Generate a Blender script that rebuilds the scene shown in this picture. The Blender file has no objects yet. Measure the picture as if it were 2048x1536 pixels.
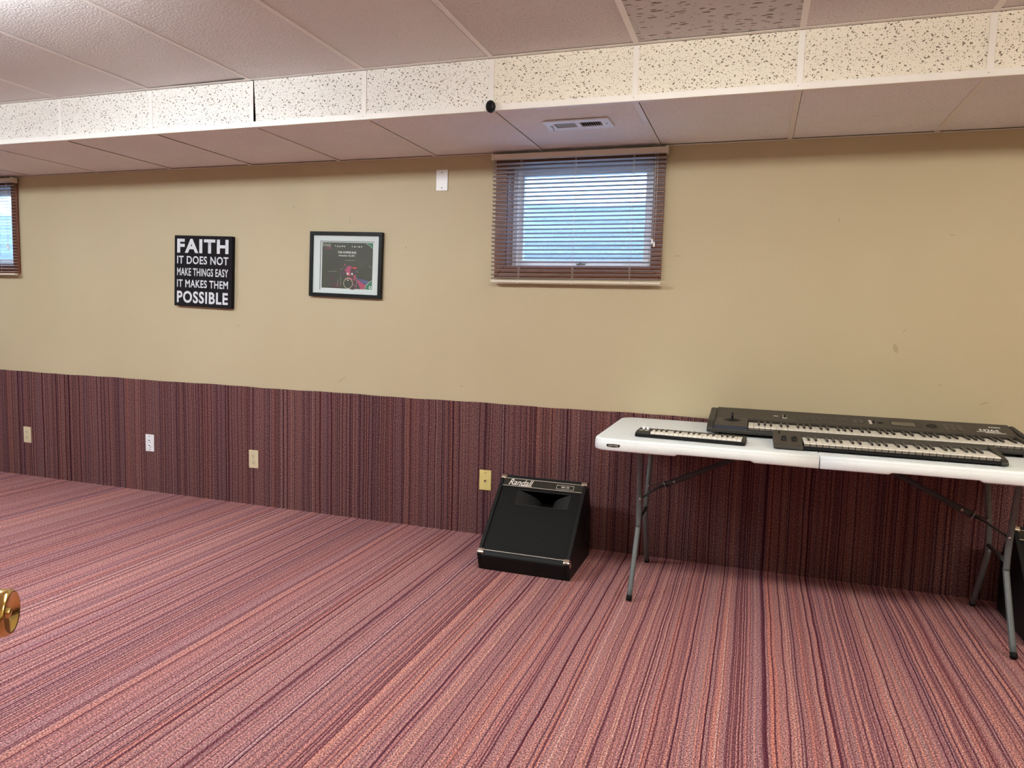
import bpy, bmesh, math, random
from mathutils import Vector, Matrix
random.seed(7)
PI = math.pi
S = bpy.context.scene
C = S.collection

# ------------------------------------------------------------------ camera
cam_d = bpy.data.cameras.new('camera'); cam = bpy.data.objects.new('camera', cam_d); C.objects.link(cam)
RIGHT = Vector((0.94698628, 0.32010659, 0.02736329))
UP = Vector((-0.05589112, 0.08027341, 0.99520468))
FWD = Vector((-0.31637503, 0.94397455, -0.09390894))
CAM = Vector((-0.10336, -3.72256, 1.23258))
cam.matrix_world = Matrix(((RIGHT.x, UP.x, -FWD.x, CAM.x), (RIGHT.y, UP.y, -FWD.y, CAM.y),
                           (RIGHT.z, UP.z, -FWD.z, CAM.z), (0, 0, 0, 1)))
cam_d.sensor_fit = 'HORIZONTAL'; cam_d.sensor_width = 36.0
cam_d.lens = 1438.306 * 36.0 / 2048.0
cam_d.clip_start = 0.02; cam_d.clip_end = 200
S.camera = cam

# ------------------------------------------------------------------ light, exposure
S.view_settings.view_transform = 'Standard'
S.view_settings.look = 'None'
S.view_settings.exposure = 0.0
S.view_settings.gamma = 1.0
S.view_settings.use_curve_mapping = False
W = bpy.data.worlds.new('overcast_sky'); S.world = W; W.use_nodes = True
bg = W.node_tree.nodes['Background']
bg.inputs['Color'].default_value = (0.38, 0.63, 1.0, 1); bg.inputs['Strength'].default_value = 12.0
LAMP_STRENGTH = 22.5
LAMP_COOL = (0.93, 1.0, 1.04, 1)
LAMP_MID = (1.0, 0.98, 0.90, 1)
LAMP_WARM = (1.0, 0.93, 0.79, 1)

# ------------------------------------------------------------------ helpers
def link(o, parent=None):
    C.objects.link(o)
    if parent is not None: o.parent = parent
    return o

def tag(o, label, cat, group=None):
    o['label'] = label; o['category'] = cat
    if group: o['group'] = group
    return o

def thing(name, label, cat, loc=(0, 0, 0), rot=(0, 0, 0), group=None):
    o = bpy.data.objects.new(name, None); o.empty_display_size = .05
    o.location = loc; o.rotation_euler = rot
    link(o); return tag(o, label, cat, group)

def obj(name, bm, mats, parent=None, smooth=None, bevel=0, seg=2, angle=30):
    me = bpy.data.meshes.new(name)
    bmesh.ops.recalc_face_normals(bm, faces=bm.faces[:])
    if smooth is not None:
        for f in bm.faces: f.smooth = smooth
    bm.to_mesh(me); bm.free()
    return obj_me(name, me, mats, parent, bevel, seg, angle)

def obj_me(name, me, mats, parent=None, bevel=0, seg=2, angle=30):
    if not isinstance(mats, (list, tuple)): mats = [mats]
    if not me.materials:
        for m in mats: me.materials.append(m)
    o = bpy.data.objects.new(name, me); link(o, parent)
    if bevel:
        b = o.modifiers.new('bevel', 'BEVEL'); b.width = bevel; b.segments = seg
        b.limit_method = 'ANGLE'; b.angle_limit = math.radians(angle); b.harden_normals = False
    return o

def struct(o): o['kind'] = 'structure'; return o

def bx(bm, x0, x1, y0, y1, z0, z1, mi=0):
    v = [bm.verts.new(p) for p in ((x0,y0,z0),(x1,y0,z0),(x1,y1,z0),(x0,y1,z0),(x0,y0,z1),(x1,y0,z1),(x1,y1,z1),(x0,y1,z1))]
    for q in ((0,3,2,1),(4,5,6,7),(0,1,5,4),(1,2,6,5),(2,3,7,6),(3,0,4,7)):
        f = bm.faces.new([v[i] for i in q]); f.material_index = mi
    return v

def box(name, lo, hi, mat, parent=None, bevel=0, seg=2):
    bm = bmesh.new(); bx(bm, lo[0], hi[0], lo[1], hi[1], lo[2], hi[2])
    return obj(name, bm, mat, parent, bevel=bevel, seg=seg)

def frame_of(d):
    d = Vector(d).normalized()
    a = Vector((0, 0, 1)) if abs(d.z) < .9 else Vector((1, 0, 0))
    u = d.cross(a).normalized(); v = d.cross(u).normalized()
    return u, v

def tube(bm, pts, r, n=12, cap=True, mi=0, flat=1.0):
    pts = [Vector(p) for p in pts]; rings = []
    u0 = None
    for i, p in enumerate(pts):
        if i == 0: d = pts[1] - p
        elif i == len(pts) - 1: d = p - pts[i-1]
        else: d = (pts[i+1] - p).normalized() + (p - pts[i-1]).normalized()
        d.normalize()
        if u0 is None: u, v = frame_of(d)
        else:
            u = (u0 - d * u0.dot(d)).normalized(); v = d.cross(u).normalized()
        u0 = u
        rr = r[i] if isinstance(r, (list, tuple)) else r
        rings.append([bm.verts.new(p + u * rr * math.cos(2*PI*k/n) + v * rr * flat * math.sin(2*PI*k/n)) for k in range(n)])
    for a, b in zip(rings, rings[1:]):
        for k in range(n):
            f = bm.faces.new((a[k], a[(k+1) % n], b[(k+1) % n], b[k])); f.smooth = True; f.material_index = mi
    if cap:
        f = bm.faces.new(rings[0]); f.material_index = mi
        f = bm.faces.new(rings[-1]); f.material_index = mi

def lathe(bm, prof, origin, axis, n=32, mi=0, smooth=True):
    """prof: list of (distance along axis, radius)"""
    o = Vector(origin); ax = Vector(axis).normalized(); u, v = frame_of(ax); rings = []
    for t, r in prof:
        if r < 1e-6: rings.append([bm.verts.new(o + ax * t)])
        else: rings.append([bm.verts.new(o + ax*t + u*r*math.cos(2*PI*k/n) + v*r*math.sin(2*PI*k/n)) for k in range(n)])
    for a, b in zip(rings, rings[1:]):
        for k in range(n):
            k2 = (k + 1) % n
            if len(a) == 1 and len(b) == 1: continue
            if len(a) == 1: f = bm.faces.new((a[0], b[k2], b[k]))
            elif len(b) == 1: f = bm.faces.new((a[k], a[k2], b[0]))
            else: f = bm.faces.new((a[k], a[k2], b[k2], b[k]))
            f.smooth = smooth; f.material_index = mi

def prism(bm, poly, fn, a, b, mi=0):
    """poly 2d points; fn(p, t) -> 3d"""
    A = [bm.verts.new(fn(p, a)) for p in poly]; B = [bm.verts.new(fn(p, b)) for p in poly]
    n = len(poly)
    for f in (bm.faces.new(A), bm.faces.new(B[::-1])): f.material_index = mi
    for i in range(n):
        f = bm.faces.new((A[i], A[(i+1) % n], B[(i+1) % n], B[i])); f.material_index = mi

def text_obj(name, s, mat, parent, x0, x1, y0, y1, fn, bold=0.0, shear=0.0, depth=0.0, space=1.0):
    """text fitted into the rectangle x0..x1, y0..y1 (2d), mapped to 3d by fn(x, y, t)"""
    cu = bpy.data.curves.new('t', 'FONT'); cu.body = s; cu.size = 1.0; cu.offset = bold; cu.shear = shear; cu.space_character = space
    cu.resolution_u = 4
    to = bpy.data.objects.new('t', cu); C.objects.link(to)
    dg = bpy.context.evaluated_depsgraph_get()
    me = bpy.data.meshes.new_from_object(to.evaluated_get(dg))
    bpy.data.objects.remove(to); bpy.data.curves.remove(cu)
    xs = [v.co.x for v in me.vertices]; ys = [v.co.y for v in me.vertices]
    ax, bx_, ay, by = min(xs), max(xs), min(ys), max(ys)
    for v in me.vertices:
        v.co = Vector(fn(x0 + (v.co.x - ax) / (bx_ - ax) * (x1 - x0), y0 + (v.co.y - ay) / (by - ay) * (y1 - y0), depth))
    me.materials.clear()
    if ' ' not in s: return obj_me(name, me, mat, parent)
    # one part for each word
    n = len(me.vertices); root = list(range(n))
    def find(i):
        while root[i] != i: root[i] = root[root[i]]; i = root[i]
        return i
    for e in me.edges:
        a, b = find(e.vertices[0]), find(e.vertices[1])
        if a != b: root[a] = b
    isl = {}
    for i in range(n): isl.setdefault(find(i), []).append(i)
    order = sorted(isl.values(), key=lambda q: min(xs[i] for i in q))
    gaps = []; right = max(xs[i] for i in order[0])
    for q in order[1:]:
        gaps.append(min(xs[i] for i in q) - right); right = max(right, max(xs[i] for i in q))
    cut = sorted(gaps)[-s.count(' ')] if gaps else 1e9
    word = {}; w = 0
    for k, q in enumerate(order):
        if k and gaps[k - 1] >= cut - 1e-6: w += 1
        for i in q: word[i] = w
    last = None
    for k in range(w + 1):
        idx = [i for i in range(n) if word[i] == k]; mp = {i: j for j, i in enumerate(idx)}
        m2 = bpy.data.meshes.new(name)
        m2.from_pydata([me.vertices[i].co[:] for i in idx], [], [[mp[i] for i in p.vertices] for p in me.polygons if word[p.vertices[0]] == k])
        last = obj_me(name, m2, mat, parent)
    bpy.data.meshes.remove(me)
    return last

# ------------------------------------------------------------------ materials
def mat(name, col, rough=.5, metal=0.0, spec=None):
    m = bpy.data.materials.new(name); m.use_nodes = True
    p = m.node_tree.nodes['Principled BSDF']
    p.inputs['Base Color'].default_value = (*col, 1); p.inputs['Roughness'].default_value = rough
    p.inputs['Metallic'].default_value = metal
    if spec is not None: p.inputs['Specular IOR Level'].default_value = spec
    return m

class NT:
    def __init__(s, m):
        s.t = m.node_tree; s.p = s.t.nodes['Principled BSDF']
    def n(s, typ, **kw):
        nd = s.t.nodes.new(typ)
        for k, v in kw.items():
            if k.startswith('i_'):
                key = k[2:]; key = int(key) if key.isdigit() else key.replace('_', ' ')
                if isinstance(v, bpy.types.NodeSocket): s.t.links.new(v, nd.inputs[key])
                else: nd.inputs[key].default_value = v
            else: setattr(nd, k, v)
        return nd
    def l(s, a, b): s.t.links.new(a, b)
    def math(s, op, a, b=None, clamp=False):
        nd = s.t.nodes.new('ShaderNodeMath'); nd.operation = op; nd.use_clamp = clamp
        for i, x in enumerate((a, b)):
            if x is None: continue
            if isinstance(x, bpy.types.NodeSocket): s.t.links.new(x, nd.inputs[i])
            else: nd.inputs[i].default_value = x
        return nd.outputs[0]
    def ramp(s, fac, stops, interp='LINEAR'):
        nd = s.t.nodes.new('ShaderNodeValToRGB'); nd.color_ramp.interpolation = interp
        e = nd.color_ramp.elements
        while len(e) < len(stops): e.new(.5)
        for el, (pos, c) in zip(e, stops):
            el.position = pos; el.color = (*c, 1) if len(c) == 3 else c
        s.l(fac, nd.inputs[0]); return nd.outputs[0]
    def mix(s, fac, a, b, blend='MIX'):
        nd = s.t.nodes.new('ShaderNodeMix'); nd.data_type = 'RGBA'; nd.blend_type = blend
        for sock, x in ((nd.inputs[0], fac), (nd.inputs[6], a), (nd.inputs[7], b)):
            if isinstance(x, bpy.types.NodeSocket): s.l(x, sock)
            elif isinstance(x, tuple): sock.default_value = (*x, 1) if len(x) == 3 else x
            else: sock.default_value = x
        return nd.outputs[2]
    def bump(s, h, strength=.3, dist=.002):
        b = s.n('ShaderNodeBump', i_Strength=strength, i_Distance=dist); s.l(h, b.inputs['Height'])
        s.l(b.outputs[0], s.p.inputs['Normal'])

def noise_mat(name, c1, c2, scale=40, rough=.6, detail=3, bump=0.0, metal=0, stretch=(1, 1, 1), bdist=.001, spec=None):
    m = mat(name, c1, rough, metal, spec); t = NT(m)
    tc = t.n('ShaderNodeTexCoord'); mp = t.n('ShaderNodeMapping', i_Scale=stretch); t.l(tc.outputs['Object'], mp.inputs[0])
    nz = t.n('ShaderNodeTexNoise', i_Scale=scale, i_Detail=detail); t.l(mp.outputs[0], nz.inputs['Vector'])
    t.l(t.ramp(nz.outputs[0], [(.3, c1), (.7, c2)]), t.p.inputs['Base Color'])
    if bump: t.bump(nz.outputs[0], bump, bdist)
    return m

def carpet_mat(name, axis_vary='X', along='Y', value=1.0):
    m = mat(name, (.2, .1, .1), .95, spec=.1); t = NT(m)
    g = t.n('ShaderNodeNewGeometry'); sx = t.n('ShaderNodeSeparateXYZ'); t.l(g.outputs['Position'], sx.inputs[0])
    X = sx.outputs[axis_vary]; Y = sx.outputs[along]
    # slightly wandering tuft rows
    cw = t.n('ShaderNodeCombineXYZ'); t.l(t.math('MULTIPLY', X, 6.0), cw.inputs[0]); t.l(t.math('MULTIPLY', Y, 2.2), cw.inputs[1])
    wob = t.n('ShaderNodeTexNoise', i_Scale=1.0, i_Detail=3.0); t.l(cw.outputs[0], wob.inputs['Vector'])
    Xw = t.math('ADD', X, t.math('MULTIPLY', t.math('SUBTRACT', wob.outputs[0], .5), .016))
    row = t.math('FLOOR', t.math('MULTIPLY', Xw, 1 / .0050))
    wn = t.n('ShaderNodeTexWhiteNoise', noise_dimensions='1D'); t.l(row, wn.inputs['W'])
    n1 = t.n('ShaderNodeTexNoise', noise_dimensions='1D', i_Scale=85.0, i_Detail=2.0, i_Roughness=.6); t.l(Xw, n1.inputs['W'])
    f = t.math('ADD', t.math('MULTIPLY', wn.outputs['Value'], .62), t.math('MULTIPLY', t.math('SUBTRACT', n1.outputs[0], .25), .76))
    col = t.ramp(f, [(.14, (.075, .020, .036)), (.23, (.13, .045, .060)), (.30, (.24, .110, .120)), (.40, (.295, .150, .155)),
                     (.50, (.345, .168, .165)), (.58, (.29, .180, .188)), (.67, (.35, .185, .182)), (.74, (.46, .190, .155)), (.83, (.44, .245, .205)), (.95, (.54, .37, .34))])
    n2 = t.n('ShaderNodeTexNoise', noise_dimensions='1D', i_Scale=11.0, i_Detail=1.0); t.l(Xw, n2.inputs['W'])
    col = t.mix(.6, col, t.ramp(n2.outputs[0], [(.3, (.86, .84, .96)), (.5, (.96, .92, .94)), (.7, (1.06, .90, .82))]), 'MULTIPLY')
    # yarn loops: speckle along the row
    cl = t.n('ShaderNodeCombineXYZ'); t.l(t.math('MULTIPLY', Xw, 250.0), cl.inputs[0]); t.l(t.math('MULTIPLY', Y, 170.0), cl.inputs[1])
    lp = t.n('ShaderNodeTexNoise', i_Scale=1.0, i_Detail=1.5, i_Roughness=.7); t.l(cl.outputs[0], lp.inputs['Vector'])
    sp = t.ramp(lp.outputs[0], [(.33, (.22, .16, .18)), (.44, (.74, .71, .72)), (.55, (1.2, 1.16, 1.16)), (.67, (2.3, 2.2, 2.2))])
    col = t.mix(1.0, col, sp, 'MULTIPLY')
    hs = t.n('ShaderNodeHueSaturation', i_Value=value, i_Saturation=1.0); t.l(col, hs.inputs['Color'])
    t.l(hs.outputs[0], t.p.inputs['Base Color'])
    rib = t.math('ABSOLUTE', t.math('SINE', t.math('MULTIPLY', Xw, PI / .0050)))
    t.bump(t.math('ADD', t.math('MULTIPLY', rib, .5), lp.outputs[0]), .55, .004)
    return m

def tile_mat(name, base, holes=1.0, fiss=1.0, style='fissure', gloss=.75, dark=(.17, .13, .10), plane='XY'):
    m = mat(name, base, gloss, spec=.35); t = NT(m)
    tc = t.n('ShaderNodeTexCoord'); oi = t.n('ShaderNodeObjectInfo')
    off = t.n('ShaderNodeVectorMath', operation='ADD'); t.l(tc.outputs['Object'], off.inputs[0])
    cm = t.n('ShaderNodeCombineXYZ')
    for k in range(3): t.l(t.math('MULTIPLY', oi.outputs['Random'], 31.7 + 9 * k), cm.inputs[k])
    t.l(cm.outputs[0], off.inputs[1]); P = off.outputs[0]
    nz = t.n('ShaderNodeTexNoise', i_Scale=60.0, i_Detail=2.0); t.l(P, nz.inputs['Vector'])
    wp = t.n('ShaderNodeVectorMath', operation='MULTIPLY_ADD'); t.l(nz.outputs['Color'], wp.inputs[0])
    wp.inputs[1].default_value = (.008, .008, .008); t.l(P, wp.inputs[2])
    # flat coordinates of the visible face
    def flat(sock):
        sp = t.n('ShaderNodeSeparateXYZ'); t.l(sock, sp.inputs[0]); cb = t.n('ShaderNodeCombineXYZ')
        t.l(sp.outputs[plane[0]], cb.inputs[0]); t.l(sp.outputs[plane[1]], cb.inputs[1]); return cb.outputs[0]
    PF, WF = flat(P), flat(wp.outputs[0])
    # pin holes
    v1 = t.n('ShaderNodeTexVoronoi', voronoi_dimensions='2D', i_Scale=125.0); t.l(PF, v1.inputs['Vector'])
    sc = t.n('ShaderNodeSeparateColor'); t.l(v1.outputs['Color'], sc.inputs[0])
    thr = t.math('MULTIPLY', t.math('SUBTRACT', sc.outputs[0], .05), .22 * holes)
    h1 = t.math('LESS_THAN', v1.outputs['Distance'], thr)
    # worm-like fissures in two directions
    hs = [h1]
    dirs = (((105, 48, 1), .9), ((48, 105, 1), .5)) if style == 'fissure' else (((16, 62, 1), .08), ((20, 80, 1), -.1))
    for k, (st, rot) in enumerate(dirs):
        mp = t.n('ShaderNodeMapping', i_Scale=st); 
        vr = t.n('ShaderNodeVectorRotate', rotation_type='Z_AXIS', i_Angle=rot); t.l(WF, vr.inputs['Vector']); t.l(vr.outputs[0], mp.inputs[0])
        v = t.n('ShaderNodeTexVoronoi', voronoi_dimensions='2D', i_Scale=1.0); t.l(mp.outputs[0], v.inputs['Vector'])
        s2 = t.n('ShaderNodeSeparateColor'); t.l(v.outputs['Color'], s2.inputs[0])
        th = t.math('MULTIPLY', t.math('SUBTRACT', s2.outputs[1 - k], .55), .55 * fiss)
        hs.append(t.math('LESS_THAN', v.outputs['Distance'], th))
    h = t.math('MAXIMUM', t.math('MAXIMUM', hs[0], hs[1]), hs[2])
    big = t.n('ShaderNodeTexNoise', i_Scale=3.0, i_Detail=2.0); t.l(P, big.inputs['Vector'])
    b = t.ramp(big.outputs[0], [(.3, tuple(c * .95 for c in base)), (.7, base)])
    t.l(t.mix(h, b, dark), t.p.inputs['Base Color'])
    bn = t.n('ShaderNodeTexNoise', i_Scale=140.0, i_Detail=2.0); t.l(P, bn.inputs['Vector'])
    t.bump(t.math('SUBTRACT', t.math('MULTIPLY', bn.outputs[0], .5), h), .5, .0015)
    return m

def orange_peel_tile(name, base):
    m = mat(name, base, .42, spec=.5); t = NT(m)
    tc = t.n('ShaderNodeTexCoord'); oi = t.n('ShaderNodeObjectInfo')
    off = t.n('ShaderNodeVectorMath', operation='ADD'); t.l(tc.outputs['Object'], off.inputs[0])
    cm = t.n('ShaderNodeCombineXYZ')
    for k in range(3): t.l(t.math('MULTIPLY', oi.outputs['Random'], 21.3 + 7 * k), cm.inputs[k])
    t.l(cm.outputs[0], off.inputs[1]); P = off.outputs[0]
    v1 = t.n('ShaderNodeTexVoronoi', voronoi_dimensions='2D', i_Scale=70.0); t.l(P, v1.inputs['Vector'])
    sc = t.n('ShaderNodeSeparateColor'); t.l(v1.outputs['Color'], sc.inputs[0])
    h1 = t.math('LESS_THAN', v1.outputs['Distance'], t.math('MULTIPLY', t.math('SUBTRACT', sc.outputs[0], .45), .24))
    t.l(t.mix(t.math('MULTIPLY', h1, .75), base, (.12, .09, .08)), t.p.inputs['Base Color'])
    bn = t.n('ShaderNodeTexNoise', i_Scale=110.0, i_Detail=2.0); t.l(P, bn.inputs['Vector'])
    t.bump(t.math('SUBTRACT', bn.outputs[0], t.math('MULTIPLY', h1, .4)), .55, .004)
    return m

def paint_mat():
    m = mat('beige_wall_paint', (.56, .45, .25), .55, spec=.35); t = NT(m)
    g = t.n('ShaderNodeNewGeometry')
    n1 = t.n('ShaderNodeTexNoise', i_Scale=1.6, i_Detail=4.0); t.l(g.outputs['Position'], n1.inputs['Vector'])
    col = t.ramp(n1.outputs[0], [(.3, (.49, .415, .272)), (.7, (.52, .445, .297))])
    sx = t.n('ShaderNodeSeparateXYZ'); t.l(g.outputs['Position'], sx.inputs[0])
    nw = t.n('ShaderNodeTexNoise', i_Scale=90.0, i_Detail=2.0); t.l(g.outputs['Position'], nw.inputs['Vector'])
    # scuffs and nicks: (x, z, half width, half height, lean, dark/light)
    marks = [(.515, 1.132, .012, .022, -.3, 0), (.548, 1.216, .010, .004, .9, 0), (-2.423, .826, .034, .004, .7, 0),
             (-1.65, .834, .014, .003, -.2, 0), (.238, 1.721, .004, .008, .1, 0), (.708, 1.648, .012, .003, 0, 0),
             (.708, .973, .006, .004, 0, 0), (-3.163, 1.125, .004, .010, .2, 0), (-2.372, 1.763, .003, .03, .15, 0),
             (-2.008, 1.604, .005, .008, 0, 0), (-.494, 1.556, .02, .003, 0, 0), (-2.754, 1.843, .006, .008, 0, 0), (.888, .9, .022, .004, .4, 0)]
    acc = None
    for (x, z, hw, hh, lean, _) in marks:
        dx = t.math('SUBTRACT', sx.outputs[0], x); dz = t.math('SUBTRACT', sx.outputs[2], z)
        if hw >= hh: dz = t.math('SUBTRACT', dz, t.math('MULTIPLY', dx, lean))
        else: dx = t.math('SUBTRACT', dx, t.math('MULTIPLY', dz, lean))
        d = t.math('ADD', t.math('POWER', t.math('ABSOLUTE', t.math('DIVIDE', dx, hw)), 2.0), t.math('POWER', t.math('ABSOLUTE', t.math('DIVIDE', dz, hh)), 2.0))
        k = t.math('LESS_THAN', t.math('ADD', d, t.math('MULTIPLY', nw.outputs[0], .9)), 1.25)
        acc = k if acc is None else t.math('MAXIMUM', acc, k)
    col = t.mix(t.math('MULTIPLY', acc, .38), col, (.26, .18, .09))
    t.l(col, t.p.inputs['Base Color'])
    b = t.n('ShaderNodeTexNoise', i_Scale=160.0, i_Detail=3.0); t.l(g.outputs['Position'], b.inputs['Vector'])
    t.bump(b.outputs[0], .12, .0015)
    return m

def wood_mat(name, c1, c2, stretch):
    m = mat(name, c1, .38); t = NT(m)
    tc = t.n('ShaderNodeTexCoord'); mp = t.n('ShaderNodeMapping', i_Scale=stretch); t.l(tc.outputs['Object'], mp.inputs[0])
    nz = t.n('ShaderNodeTexNoise', i_Scale=1.0, i_Detail=5.0, i_Distortion=1.2); t.l(mp.outputs[0], nz.inputs['Vector'])
    t.l(t.ramp(nz.outputs[0], [(.3, c1), (.55, c2), (.75, c1)]), t.p.inputs['Base Color'])
    return m

def emit_mat(name, col, st):
    m = bpy.data.materials.new(name); m.use_nodes = True; nt = m.node_tree
    nt.nodes.remove(nt.nodes['Principled BSDF'])
    e = nt.nodes.new('ShaderNodeEmission'); e.inputs[0].default_value = col; e.inputs[1].default_value = st
    nt.links.new(e.outputs[0], nt.nodes['Material Output'].inputs[0]); return m

def glass_mat(name, tint=(1, 1, 1), refl=.06):
    m = bpy.data.materials.new(name); m.use_nodes = True; nt = m.node_tree
    nt.nodes.remove(nt.nodes['Principled BSDF'])
    tr = nt.nodes.new('ShaderNodeBsdfTransparent'); tr.inputs[0].default_value = (*tint, 1)
    gl = nt.nodes.new('ShaderNodeBsdfGlossy'); gl.inputs['Roughness'].default_value = .03
    mx = nt.nodes.new('ShaderNodeMixShader'); mx.inputs[0].default_value = refl
    nt.links.new(tr.outputs[0], mx.inputs[1]); nt.links.new(gl.outputs[0], mx.inputs[2])
    nt.links.new(mx.outputs[0], nt.nodes['Material Output'].inputs[0]); return m

def rows_mat(name, c1, c2, period, rough=.45):
    """fine woven / perforated rows for a loudspeaker grille"""
    m = mat(name, c1, rough, spec=.12); t = NT(m)
    tc = t.n('ShaderNodeTexCoord'); sx = t.n('ShaderNodeSeparateXYZ'); t.l(tc.outputs['UV'], sx.inputs[0])
    a = t.math('ABSOLUTE', t.math('SINE', t.math('MULTIPLY', sx.outputs[0], PI / period)))
    b = t.math('ABSOLUTE', t.math('SINE', t.math('MULTIPLY', sx.outputs[1], PI / period)))
    h = t.math('MULTIPLY', t.math('POWER', a, .6), t.math('POWER', b, 1.0))
    t.l(t.mix(h, c2, c1), t.p.inputs['Base Color']); t.bump(h, .6, .0015)
    return m

M = {}
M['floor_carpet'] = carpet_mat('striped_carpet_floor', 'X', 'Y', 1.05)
M['wall_carpet'] = carpet_mat('striped_carpet_wall', 'X', 'Z', .45)  # darkened copy: grazing shade on the upright pile put into the colour
M['wall_carpet_side'] = carpet_mat('striped_carpet_side_wall', 'Y', 'Z', .45)  # same pile shade put into the colour
M['paint'] = paint_mat()
M['plain_wall'] = noise_mat('beige_paint_plain', (.49, .415, .272), (.52, .445, .297), 2, .6)
M['tile_face'] = tile_mat('fissured_tile', (.84, .82, .77), 1.0, 1.0, plane='XZ')
M['tile_face_warm_lit'] = tile_mat('warm_lit_fissured_tile', (.84, .79, .68), 1.0, 1.0, plane='XZ')  # warmer light on the right-hand face tiles, put into the colour
M['tile_soffit'] = tile_mat('fine_soffit_tile', (.86, .86, .87), .7, .35)
M['tile_low'] = tile_mat('fine_fissured_tile', (.70, .675, .66), .8, .45)
M['tile_dir'] = tile_mat('directional_fissured_tile', (.62, .60, .60), .8, 1.2, 'dir')
M['tile_up'] = orange_peel_tile('stippled_tile', (.71, .685, .67))
M['tee'] = noise_mat('white_enamel_tee', (.80, .77, .73), (.84, .81, .77), 8, .4)
M['deck'] = mat('dark_plenum', (.008, .008, .008), .9, spec=0)
M['white_plastic'] = noise_mat('white_plastic', (.80, .82, .84), (.84, .85, .86), 20, .35)
M['table_plastic'] = noise_mat('table_blow_moulded_plastic', (.79, .85, .88), (.82, .88, .91), 60, .42, bump=.08)
M['ivory'] = noise_mat('ivory_plastic', (.62, .55, .36), (.66, .59, .40), 30, .35)
M['yellow_ivory'] = noise_mat('aged_yellow_plastic', (.72, .60, .22), (.76, .64, .26), 30, .35)
M['plate_white'] = noise_mat('bright_white_plate', (.80, .82, .86), (.84, .86, .90), 30, .3)
M['dark_slot'] = mat('dark_slot', (.02, .018, .016), .6)
M['screw'] = mat('screw_steel', (.45, .44, .42), .3, 1.0)
M['brass'] = mat('polished_brass', (.80, .56, .20), .16, 1.0)
M['vinyl'] = noise_mat('white_vinyl', (.74, .74, .76), (.78, .78, .80), 20, .35)
M['wood_v'] = wood_mat('stained_wood_upright', (.125, .040, .022), (.19, .066, .034), (60, 60, 4))
M['wood_h'] = wood_mat('stained_wood_level', (.125, .040, .022), (.19, .066, .034), (4, 60, 60))
M['slat'] = noise_mat('mini_blind_slat', (.47, .46, .50), (.50, .49, .53), 15, .4)
M['rail'] = noise_mat('blind_rail', (.68, .62, .54), (.72, .66, .58), 15, .35)
M['cord'] = mat('blind_cord', (.70, .66, .62), .8)
M['glass'] = glass_mat('window_glass', (.93, .97, 1.0), .05)
M['steel_well'] = noise_mat('galvanised_steel', (.50, .56, .64), (.66, .72, .80), 60, .5, detail=6, metal=0)
M['gravel'] = noise_mat('gravel', (.25, .24, .22), (.5, .48, .45), 60, .9, bump=.5, bdist=.02)
M['siding'] = noise_mat('white_siding', (.80, .80, .80), (.86, .86, .86), 5, .6)
M['concrete'] = noise_mat('concrete', (.30, .30, .30), (.42, .41, .40), 12, .9, bump=.3)
M['black_canvas'] = noise_mat('black_canvas', (.009, .008, .010), (.013, .011, .014), 200, .7, bump=.2, spec=.12)
M['sign_white'] = noise_mat('worn_white_print', (.70, .74, .80), (.60, .63, .69), 45, .6, detail=5)
M['black_frame'] = mat('black_painted_frame', (.009, .010, .011), .4, spec=.2)
M['mat_board'] = mat('white_mat_board', (.76, .80, .84), .8)
M['mat_bevel_shade'] = mat('mat_bevel_shade_grey', (.25, .26, .27), .8)
M['black_plastic'] = noise_mat('black_plastic', (.006, .006, .007), (.009, .009, .010), 80, .4, spec=.22)
M['dark_grey_plastic'] = noise_mat('dark_grey_plastic', (.030, .028, .026), (.037, .034, .031), 60, .45, spec=.25)
M['key_body'] = noise_mat('charcoal_panel', (.046, .040, .034), (.054, .047, .040), 60, .45, spec=.25)
M['key_white'] = mat('ivory_white_key', (.80, .77, .70), .25)
M['key_front'] = mat('grey_key_front', (.17, .15, .125), .4)
M['key_black'] = mat('black_key', (.010, .010, .011), .22)
M['tolex'] = noise_mat('black_tolex', (.005, .005, .0055), (.010, .010, .011), 350, .5, bump=.5, spec=.2)
M['grille'] = rows_mat('perforated_black_grille', (.013, .013, .012), (.002, .002, .002), .0075)
M['horn'] = mat('moulded_horn', (.022, .022, .021), .5, spec=.2)
M['black_void'] = mat('unlit_black', (.003, .003, .003), .9, spec=.0)
M['badge'] = mat('olive_black_badge', (.028, .026, .019), .45, spec=.2)
M['silver'] = mat('silver_trim', (.62, .58, .50), .35, .6)
M['corner_metal'] = mat('nickel_corner', (.62, .55, .45), .28, 1.0)
M['letter_silver'] = mat('cream_lettering', (.78, .74, .66), .4)
M['leg'] = noise_mat('grey_powder_coat', (.095, .11, .115), (.115, .13, .135), 80, .38)
M['leg_dark'] = mat('dark_strap_steel', (.025, .025, .028), .45)
M['rubber'] = mat('black_rubber', (.006, .006, .006), .7, spec=.2)
M['lcd'] = mat('lcd_screen', (.10, .085, .07), .25)
M['button'] = mat('brown_grey_button', (.085, .07, .06), .5)
M['letter_grey'] = mat('pale_grey_print', (.55, .52, .47), .6)
M['letter_white'] = mat('white_print', (.80, .80, .78), .6)
M['lens_far'] = emit_mat('far_lamp_diffuser', LAMP_COOL, LAMP_STRENGTH * 2.1)
M['lens_cool'] = emit_mat('cool_lamp_diffuser', LAMP_COOL, LAMP_STRENGTH * 2.3)
M['lens_mid'] = emit_mat('neutral_lamp_diffuser', LAMP_MID, LAMP_STRENGTH * 1.35)
M['lens_warm'] = emit_mat('warm_lamp_diffuser', LAMP_WARM, LAMP_STRENGTH * 1.9)
M['door'] = noise_mat('door_paint', (.55, .45, .32), (.6, .5, .36), 6, .5)
M['louver'] = mat('beige_louver', (.36, .32, .25), .5)

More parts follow.
